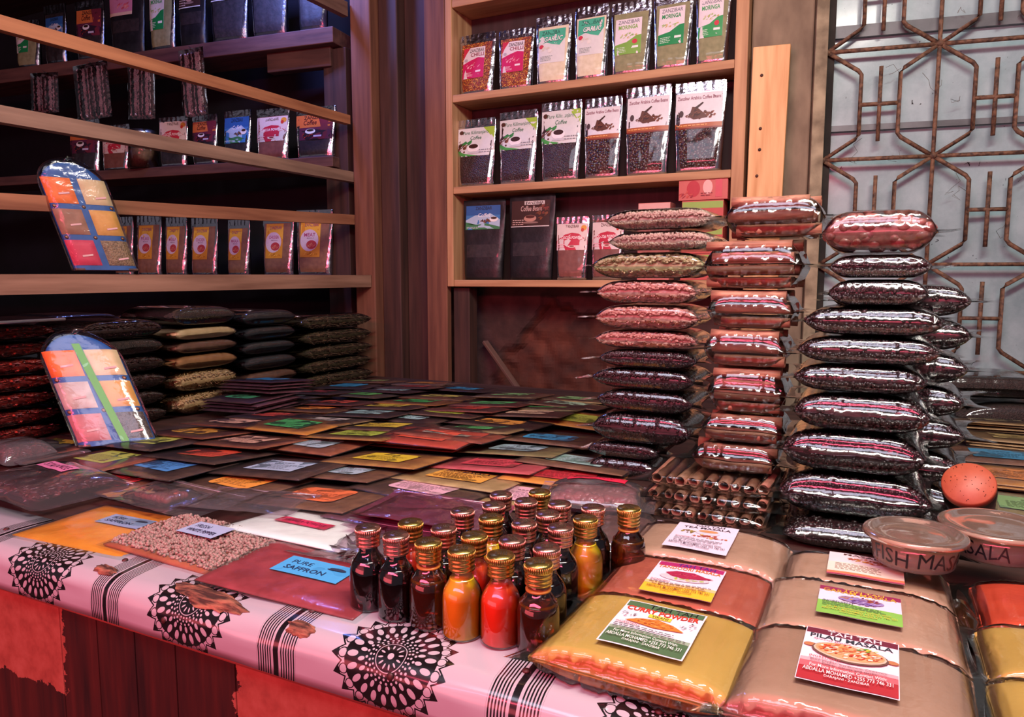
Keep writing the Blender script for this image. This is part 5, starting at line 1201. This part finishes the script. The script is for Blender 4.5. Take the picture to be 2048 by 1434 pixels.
# ================================================================== MASALA BAGS WITH PRINTED LABELS
LN1 = 'For More Information Contact With:'; LN2 = 'ABDALLA MOHAMED +255 773 746 331'; LN3 = 'DARAJANI - ZANZIBAR'
def foot(c): return [('text', LN1, .12, .20, .88, .25, .01, 0, c), ('text', LN2, .06, .12, .94, .18, .01, 0, c), ('text', LN3, .28, .05, .72, .10, .01, 0, c)]
def art2(k):
    FD = ['#c86c2c', '#d88c3c', '#a84820', '#e0a050']
    if k == 'curry': return [('rect', 0, 0, 1, 1, '#e4dce4'), ('rect', .02, .02, .98, .30, '#4c6c48'), ('rect', .02, .30, .98, .36, '#94a890'), ('rect', .02, .86, .98, .98, '#4c6c48'), ('text', 'TAH TAH', .3, .88, .9, .97, .02, 0, '#1c2420'), ('text', 'CURRY POWDER', .05, .77, .95, .87, .06, 0, '#c83c24'), ('poly', [(.36, .68), (.64, .68), (.64, .76), (.36, .76)], '#e0d040'), ('text', 'VIKANI', .4, .69, .6, .75, .01, 0, '#4c2c2c'), ('poly', [(.14, .50), (.3, .60), (.5, .66), (.7, .60), (.86, .50), (.5, .46)], '#c87830'), ('spots', .5, .56, .26, .06, FD, 60, .022),
        ('spots', .13, .66, .09, .07, ['#3c3438', '#e4dce4', '#5c5458'], 16, .018), ('spots', .87, .64, .09, .07, ['#3c3438', '#e4dce4', '#5c5458'], 16, .018), ('text', 'INGREDIENT', .06, .41, .36, .45, .02, 0, '#b04050'), ('lines', .06, .30, .94, .40, 3, '#4c4448')] + foot('#e8ece4')
    if k == 'tandoori': return [('rect', 0, 0, 1, 1, '#e4d4e0'), ('rect', .02, .86, .98, .99, '#a82464'), ('text', 'TAH TAH', .3, .88, .86, .97, .03, 0, '#4c2c7c'), ('text', 'TANDOORI MASALA', .04, .77, .96, .86, .03, 0, '#c8702c'), ('rect', .0, .0, 1, .24, '#e8b830'), ('rect', .0, .24, 1, .32, '#e0bc80'), ('ell', .5, .52, .36, .1, '#c8c0c8'), ('spots', .5, .5, .26, .05, ['#9cb048', '#e0d8b0', '#c8b860'], 22, .03), ('poly', [(.2, .62), (.34, .7), (.6, .7), (.78, .62), (.9, .6), (.76, .54), (.5, .5), (.3, .54)], '#a02448'), ('spots', .5, .61, .24, .05, ['#b83050', '#882038', '#c04860'], 30, .025), ('text', 'INGREDIENT', .06, .34, .34, .38, .02, 0, '#b04050'), ('lines', .06, .26, .94, .33, 2, '#6c4c3c')] + foot('#8c4c2c')
    if k == 'tea': return [('rect', 0, 0, 1, 1, '#e0d0e0'), ('text', 'TAH TAH', .28, .90, .78, .98, .04, 0, '#2c2434'), ('text', 'TEA MASALA', .12, .80, .9, .88, .04, 0, '#2c2434'), ('ell', .56, .66, .2, .09, '#c8c8d4'), ('ell', .56, .71, .16, .05, '#c88c5c'), ('spots', .26, .64, .13, .06, ['#9c8830', '#c8b050', '#6c5828'], 24, .03), ('spots', .62, .52, .28, .05, ['#b85030', '#c87040', '#d8b060', '#a04028'], 40, .03), ('text', 'INGREDIENT', .1, .40, .4, .43, .01, 0, '#b04050'), ('lines', .1, .28, .9, .39, 3, '#5c4c5c')] + foot('#4c3c4c')
    if k == 'pilau': return [('rect', 0, 0, 1, 1, '#e8dce4'), ('rect', .01, .88, .99, .99, '#6c2438'), ('text', 'TAH TAH', .24, .895, .82, .975, .03, 0, '#e8dce0'), ('text', 'PILAU MASALA', .06, .79, .94, .87, .04, 0, '#2c343c'), ('text', 'Special Blend', .1, .745, .5, .785, .0, .2, '#b86c8c'), ('rect', .01, .01, .99, .22, '#a82c34'), ('rect', .01, .22, .99, .31, '#c8646c'), ('rect', .01, .31, .99, .37, '#dca4ac'), ('ell', .08, .62, .07, .035, '#b87850'), ('ell', .93, .58, .07, .035, '#b87850'), ('ell', .5, .57, .40, .17, '#6c4c44'), ('ell', .5, .58, .38, .155, '#d8b8a0'), ('ell', .5, .59, .36, .14, '#d8a070'),
        ('spots', .5, .59, .32, .12, ['#c8482c', '#e8dcc8', '#d88c4c', '#b03824', '#f0e4d0', '#c86840'], 150, .03), ('spots', .66, .68, .12, .03, ['#5c9c40', '#c8c040'], 12, .03), ('text', 'INGREDIENT', .1, .36, .42, .40, .03, 0, '#b83c4c'), ('text', 'Black pepper, Cardamom, Cinnamon', .12, .30, .88, .34, .0, 0, '#4c3038'), ('text', 'Cumin, Cloves and Garlic', .24, .255, .78, .29, .0, 0, '#4c3038')] + foot('#f0e4e4')
    if k == 'garam': return [('rect', 0, 0, 1, 1, '#e0d4e4'), ('rect', 0, .86, 1, 1, '#8c2450'), ('text', 'TAH TAH', .3, .93, .8, .99, .02, 0, '#d8b840'), ('text', 'GARAM MASALA', .05, .82, .95, .93, .03, 0, '#c8a030'), ('poly', [(0, 0), (1, 0), (1, .4), (.6, .42), (0, .46)], '#84bc50'), ('ell', .52, .62, .28, .12, '#9880b8'), ('spots', .52, .68, .28, .08, ['#8c3c34', '#a8643c', '#c89c50', '#7c2c3c'], 44, .035), ('spots', .52, .56, .22, .08, ['#8c6cb0', '#b8a0d0', '#6c4c98'], 40, .03), ('text', 'INGREDIENT', .06, .40, .44, .46, .03, 0, '#3c3c50'), ('lines', .06, .26, .94, .38, 3, '#4c6c44')] + foot('#c8b840')
    if k == 'fish': return [('rect', 0, 0, 1, 1, '#e0d0d4'), ('text', 'MASALA', .2, .88, .8, .97, .03, 0, '#4c2c24'), ('spots', .56, .74, .3, .09, ['#c86c2c', '#a8482c', '#d89c4c', '#8c3c24'], 60, .035), ('rect', 0, .14, 1, .54, '#e4d4c4'), ('lines', .1, .22, .8, .50, 5, '#8c6c5c'), ('rect', 0, .04, 1, .13, '#d87c54'), ('rect', 0, 0, 1, .04, '#c04c68')]
    if k == 'redlab': return [('rect', 0, 0, 1, 1, '#b8487c'), ('poly', [(0, 0), (.9, 0), (.8, .4), (0, .4)], '#dcc8d4'), ('lines', .1, .05, .7, .3, 4, '#8c4860')]
def masala(label, cx, cy, w, d, h, rz, mat, k, lc, lw_, lh_, sd, lrz=0, z=.001, wr=.006):
    t = thing('masala_bag', label, 'bag', (cx, cy, z), (0, 0, rz))
    pil_core(w, d, h, sd, .95, 30, .10, 6).build('powder', mat, t)
    mb = MB(); fl = .016
    def top(x, y):
        u = max(-1, min(1, x / (w / 2))); v = max(-1, min(1, y / (d / 2))); return pil(w, d, h, u, v, 1, .95, 6, sd, .10).z
    film_shape(w, d, h, sd, fl, wr, .014, 96, 72).build('clear_bag', film_mat(refl=1.25, base=.02, bump=.12, bscale=60), t)
    if k:
        c, s = math.cos(lrz), math.sin(lrz); lx, ly = lc
        label_mesh(lw_, lh_, art2(k), lambda x, y, off: (lambda X, Y: Vector((X, Y, top(X, Y) + off + .0062)))(lx + x * c - y * s, ly + x * s + y * c), parent=t, step=.00018)
    return t
TAN = noise_mat('#b08058', '#bc8c62', 25, .75, .15); CUR = noise_mat('#b88c44', '#c4984c', 8, .75, .15); RDD = noise_mat('#a84c3c', '#b45844', 25, .75, .15); BEI = noise_mat('#b08470', '#bc907c', 25, .75, .2); PIL_ = noise_mat('#a47864', '#b08470', 12, .8, .3)
masala('bag of yellow-brown curry powder with green label, in front by the cloth', -.238, .885, .255, .192, .052, -.03, CUR, 'curry', (.005, -.003), .108, .128, 1)
masala('bag of red tandoori powder with yellow and magenta label', -.236, 1.064, .25, .172, .05, .0, RDD, 'tandoori', (.002, -.012), .103, .120, 2)
masala('bag of beige tea masala with white and lilac label, in front of the cinnamon ends', -.240, 1.234, .265, .172, .055, .0, BEI, 'tea', (-.006, .0), .105, .130, 3)
masala('large bag of brown pilau masala with red and white label, front right', -.003, .875, .25, .195, .06, -.02, PIL_, 'pilau', (-.003, .015), .103, .136, 4)
masala('bag of brownish garam masala with green and white label, behind the pilau bag', .0, 1.067, .25, .178, .055, .0, BEI, 'garam', (.002, -.004), .103, .098, 5)
masala('bag of pale pink-brown masala, its label partly under the tub', .008, 1.225, .235, .130, .05, .0, BEI, 'fish', (.0, .0), .106, .095, 6)
masala('bag of mustard-coloured powder at the right edge, foremost', .262, .87, .245, .20, .055, .0, TAN if False else CUR, None, (0, 0), 0, 0, 7)
masala('bag of mustard-coloured powder at the right edge, behind the foremost one', .266, 1.045, .245, .14, .055, .0, CUR, None, (0, 0), 0, 0, 8)
masala('bag of bright orange-red powder at the right edge under the second tub', .275, 1.205, .24, .165, .05, .0, noise_mat('#bc3a20', '#c84426', 20, .7, .15), 'redlab', (.035, -.02), .10, .12, 9)

# ================================================================== TUBS AND JAR
def tub(label, px, py, z, r, word, cont, tilt, a0, fill):
    c = onz(px, py, z + .02); t = thing('plastic_tub', label, 'tub', (c.x, c.y, z), tilt); h = .044
    MB().lathe([(0, 0), (r * .82, 0), (r * .86, .003), (r * .97, h), (r * .96, h), (r * .84, .005), (0, .004)], 48).build('tub_wall', film_mat(tint='#f4ece4', refl=.8, base=.02, haze=.12, bump=.05), t)
    MB().lathe([(0, .005), (r * .83, .005), (r * (.83 + .12 * fill), h * fill), (0, h * fill * 1.06)], 40).build('powder', cont, t)
    lid = MB().lathe([(0, h + .003), (r * .55, h + .003), (r * .6, h + .0005), (r * .86, h + .0005), (r * .9, h + .006), (r * 1.0, h + .007), (r * 1.09, h + .004), (r * 1.12, h - .002), (r * 1.02, h - .001)], 56)
    lid.build('lid', film_mat(tint='#e8cdb8', refl=.7, base=.02, haze=.30, bump=.08, rough=.15), t)
    vs, fs = text_geo(word, .0, 0.05); n = len(word); W_ = n * .0165; mb = MB()
    mb.add([(lambda ang, zz: Vector(((r * (.845 + .115 * zz / h) + .0012) * math.cos(ang), (r * (.845 + .115 * zz / h) + .0012) * math.sin(ang), zz)))(a0 + (x - .5) * W_ / (r * .92) , .009 + y * .024 + .002 * math.sin(x * 17)) for x, y in vs], fs)
    mb.build('marker_writing', ink('#101018', .4), t)
    return t
tub('clear tub of yellowish fish masala with black marker writing, on the pink-brown bag', 1828, 1098, .064, .066, 'FISH MASALA', noise_mat('#dc9838', '#e4a444', 25, .8, .2), (.0, .0, 0), -PI / 2 + .42, .82)
tub('clear tub of reddish masala with marker writing, at the right edge on the red bag', 1992, 1082, .062, .075, 'MASALA', noise_mat('#7c4038', '#8c4c42', 25, .8, .2), (0, 0, 0), -PI / 2 - .55, .5)
def jar():
    Yl = 1.50; lc = ony(1937, 966, Yl); rl = .053
    t = thing('spice_jar', 'dark jar with speckled orange lid, tipped towards us beside the dark stack', 'jar', lc, (0, 0, 0))
    ax = Vector((-.15, -.72, .66)).normalized(); t.rotation_euler = ax.to_track_quat('Z', 'Y').to_euler(); t.scale = (.8, .8, .8)
    MB().lathe([(0, -.118), (.046, -.118), (.052, -.112), (.054, -.03), (.050, -.022), (.048, -.018)], 36).build('glass_body', film_mat(tint='#c8b8b0', refl=2.0, base=.04), t)
    MB().lathe([(0, -.115), (.044, -.115), (.050, -.108), (.052, -.045), (0, -.040)], 30).build('contents', noise_mat('#2a1a18', '#40282a', 40, .6, .4), t)
    MB().lathe([(.050, -.022), (.0535, -.020), (.0535, -.004), (.051, 0), (0, .0005)], 40).build('lid', noise_mat('#9c4830', '#a85238', 30, .5, .1), t)
    mb = MB(); rr = random.Random(2)
    for i in range(46):
        a = rr.uniform(0, 2 * PI); q = .048 * math.sqrt(rr.random()); s = rr.uniform(.0004, .0013)
        mb.lathe([(s, 0), (0, .0002)], 6, M=Matrix.Translation((q * math.cos(a), q * math.sin(a), .0009)))
    mb.build('specks', ink('#3c1a10'), t)
    # the book-like block of packets that props it up
jar()
def darkbottle():
    p = onz(1915, 1215, .03); t = thing('small_dark_bottle', 'small dark bottle lying in the gap left of the orange-red bag', 'bottle', (.1375, 1.16, .018), (PI / 2, 0, .1))
    MB().lathe([(0, -.05), (.014, -.05), (.0165, -.046), (.0165, .02), (.008, .034), (.008, .045), (0, .045)], 24).build('glass', noise_mat('#1c1008', '#2c1a0c', 20, .08, 0, coat=.8), t)
    MB().lathe([(.0095, .04), (.0095, .054), (0, .055)], 20).build('cap', noise_mat('#141014', '#201a1e', 30, .3, 0), t)
darkbottle()

# ================================================================== LOOSE CLEAR BAGS ON THE COUNTER
def loose(label, px, py, z, w, d, h, rz, kind, sd, lab=None, name='zip_bag', tint='#f0e0ea', haze=.12, fr=.5, cscale=.75, clip=None, coff=(0, 0)):
    p = onz(px, py, z + h * .5); t = thing(name, label, 'bag', (p.x, p.y, z), (0, 0, rz))
    if kind:
        nm, mats, geo, size, n, f_ = KINDS[kind]; cw_, cd = w * cscale, d * cscale
        mb = pil_core(cw_ - .012, cd - .012, h * .8, sd, .8) if kind != 'vanilla' else MB()
        if geo: scatter(mb, cw_, cd, h * .86, sd, int(n * .7), geo, size, fr)
        mb.v = [(x + coff[0], y + coff[1], zz + .001) for x, y, zz in mb.v]; o = mb.build(nm, mats, t)
        if geo: o['kind'] = 'stuff'
    mb = MB(); rr = random.Random(sd)
    def pt(a, b, s):
        x = (a - .5) * w; y = (b - .5) * d; u = min(1, abs((x - coff[0]) / (w * (cscale + .12) / 2))); v = min(1, abs((y - coff[1]) / (d * (cscale + .16) / 2)))
        e = (max(0, 1 - u ** 4) * max(0, 1 - v ** 4)) ** .5; wv = .006 * nz(x * 9, y * 12, sd) + .0025 * nz(x * 30, y * 24, sd)
        if s < 0: return Vector((x, y, .0008))
        return Vector((x, y, .002 + h * e + abs(wv) * (.6 + .5 * e) + .006 * (abs(2 * b - 1) ** 6)))
    mb.grid(48, 36, lambda a, b: pt(a, b, 1)); mb.build('clear_bag', film_mat(tint=tint, refl=1.5, base=.03, haze=haze, bump=.25, bscale=20), t)
    MB().tube([(-w / 2 + .004, d / 2 - .016, .012), (0, d / 2 - .016, .010), (w / 2 - .004, d / 2 - .016, .012)], .0012, 5).build('zip_seal', film_mat(tint='#f0d8e8', refl=2, base=.15, haze=.4), t)
    if lab:
        c, txt, lw_, lh_, lx, ly, la = lab; ca, sa = math.cos(la), math.sin(la)
        its = [('rect', 0, 0, 1, 1, c)] + ([('text', txt, .08, .25, .92, .75, .02, 0, '#3c1430')] if txt else [('lines', .1, .2, .9, .8, 3, '#7c1c34')])
        label_mesh(lw_, lh_, its, lambda x, y, off: (lambda X, Y: pt(X / w + .5, Y / d + .5, 1) + Vector((0, 0, off + .0015)))(lx + x * ca - y * sa, ly + x * sa + y * ca), parent=t)
    return t
zf = lambda px, py, z=.02: HF.get((round(onz(px, py, z).x / HG), round(onz(px, py, z).y / HG)), 0) + .003
loose('puffy clear bag of dark star-shaped spice with pink label, at the left edge', 95, 960, .008, .36, .24, .040, -.10, 'star', 3, ('#d878a4', 'STAR ANISE', .13, .042, -.01, .03, -.05), fr=.2, haze=.06)
loose('brown powder bag with faded pink label behind the star-shaped spice bag', 60, 902, .006, .32, .18, .018, -.14, 'brownp', 4, ('#d88c94', None, .08, .03, -.03, .02, 0), haze=.09, cscale=.9)
loose('dark glossy bag with crumpled shine at the foot of the chilli stack', 34, 898, .010, .20, .15, .05, -.1, 'star', 5, None)
loose('nearly empty clear bag with rolled red spice inside, beside the orange packet', 345, 992, .014, .32, .17, .016, -.08, 'mace', 6, None, haze=.08, cscale=.38, coff=(-.04, 0))
loose('clear crumpled bag between the white pepper packet and the orange-labelled packet', 500, 1003, .016, .26, .15, .010, .2, None, 7, None, haze=.09)
loose('clear bag with two dark vanilla pods and small red label, left of the bottles', 770, 1092, .010, .30, .20, .010, .05, 'vanilla', 8, ('#d82c4c', None, .035, .045, .0, .04, .3), haze=.14, cscale=.55)
for k in range(4): loose(['lowest magenta clear bag of the pile behind the bottles', 'second magenta clear bag in the pile behind the bottles', 'third magenta clear bag in the pile behind the bottles', 'topmost magenta clear bag of the pile behind the bottles'][k], 865, 1022, .010 + .013 * k, .30 - .008 * k, .17, .009, -.04 + .03 * k, 'brownp' if False else None, 20 + k, ('#c83464', None, .10, .05, -.06, -.01, 0) if k == 0 else None, tint='#e8a0c0', haze=.07)
loose('zip bag of dark red spice with large red card, behind the bottles on the right', 1190, 985, .022, .26, .19, .034, .22, 'mace', 11, ('#d82444', None, .13, .045, .0, .045, -.1), haze=.09, cscale=.7)
loose('lower zip bag of dark red spice under the one with the red card', 1185, 1000, .003, .25, .19, .016, .15, 'beans', 12, None, haze=.06)
loose('clear bag of wrinkled pinkish-brown spice between the bottles and the tea masala', 1248, 1062, .002, .15, .22, .036, .25, 'brownp', 13, None, haze=.05)
# whole white pepper packet filled with real corns
pwb = [c for c in pw.children if c.name.startswith('powder')][0]
pwp = {}
for v in pwb.data.vertices: pwp.setdefault((round(v.co.x / .03), round(v.co.y / .03)), []).append(v.co.z)
def pwz(x, y):
    q = pwp.get((round(x / .03), round(y / .03))) or [c for l in pwp.values() for c in l]
    return max(q) - .0085
for ch in pw.children:
    if ch.name.startswith('powder'):
        mb = MB(); rr = random.Random(5)
        for v in ICO[0]: pass
        for i in range(2600):
            x = rr.uniform(-.142, .142); y = rr.uniform(-.084, .084); zz = pwz(x, y) + .0085 + rr.uniform(0, .0055); s = .0034 * rr.uniform(.8, 1.15)
            mb.add([Vector((x, y, zz)) + v * s for v in ICO[0]], ICO[1], rr.randrange(3))
        o = mb.build('white_peppercorns', tri('#8c6c64', '#a0827a', '#745850'), pw); o['kind'] = 'stuff'
label_mesh(.095, .058, [('rect', 0, 0, 1, 1, '#a8b4d4'), ('text', 'FRESH', .12, .56, .5, .8, .02, 0, '#2c2c48'), ('text', 'WHITE PEPPER', .12, .2, .9, .42, .02, 0, '#2c2c48')], lambda x, y, off: Vector((x - .01, y + .02, pwz(x, y) * 0 + max(pwz(-.05, 0), pwz(.05, .03), pwz(0, .06)) + .0175 + off)), parent=pw)
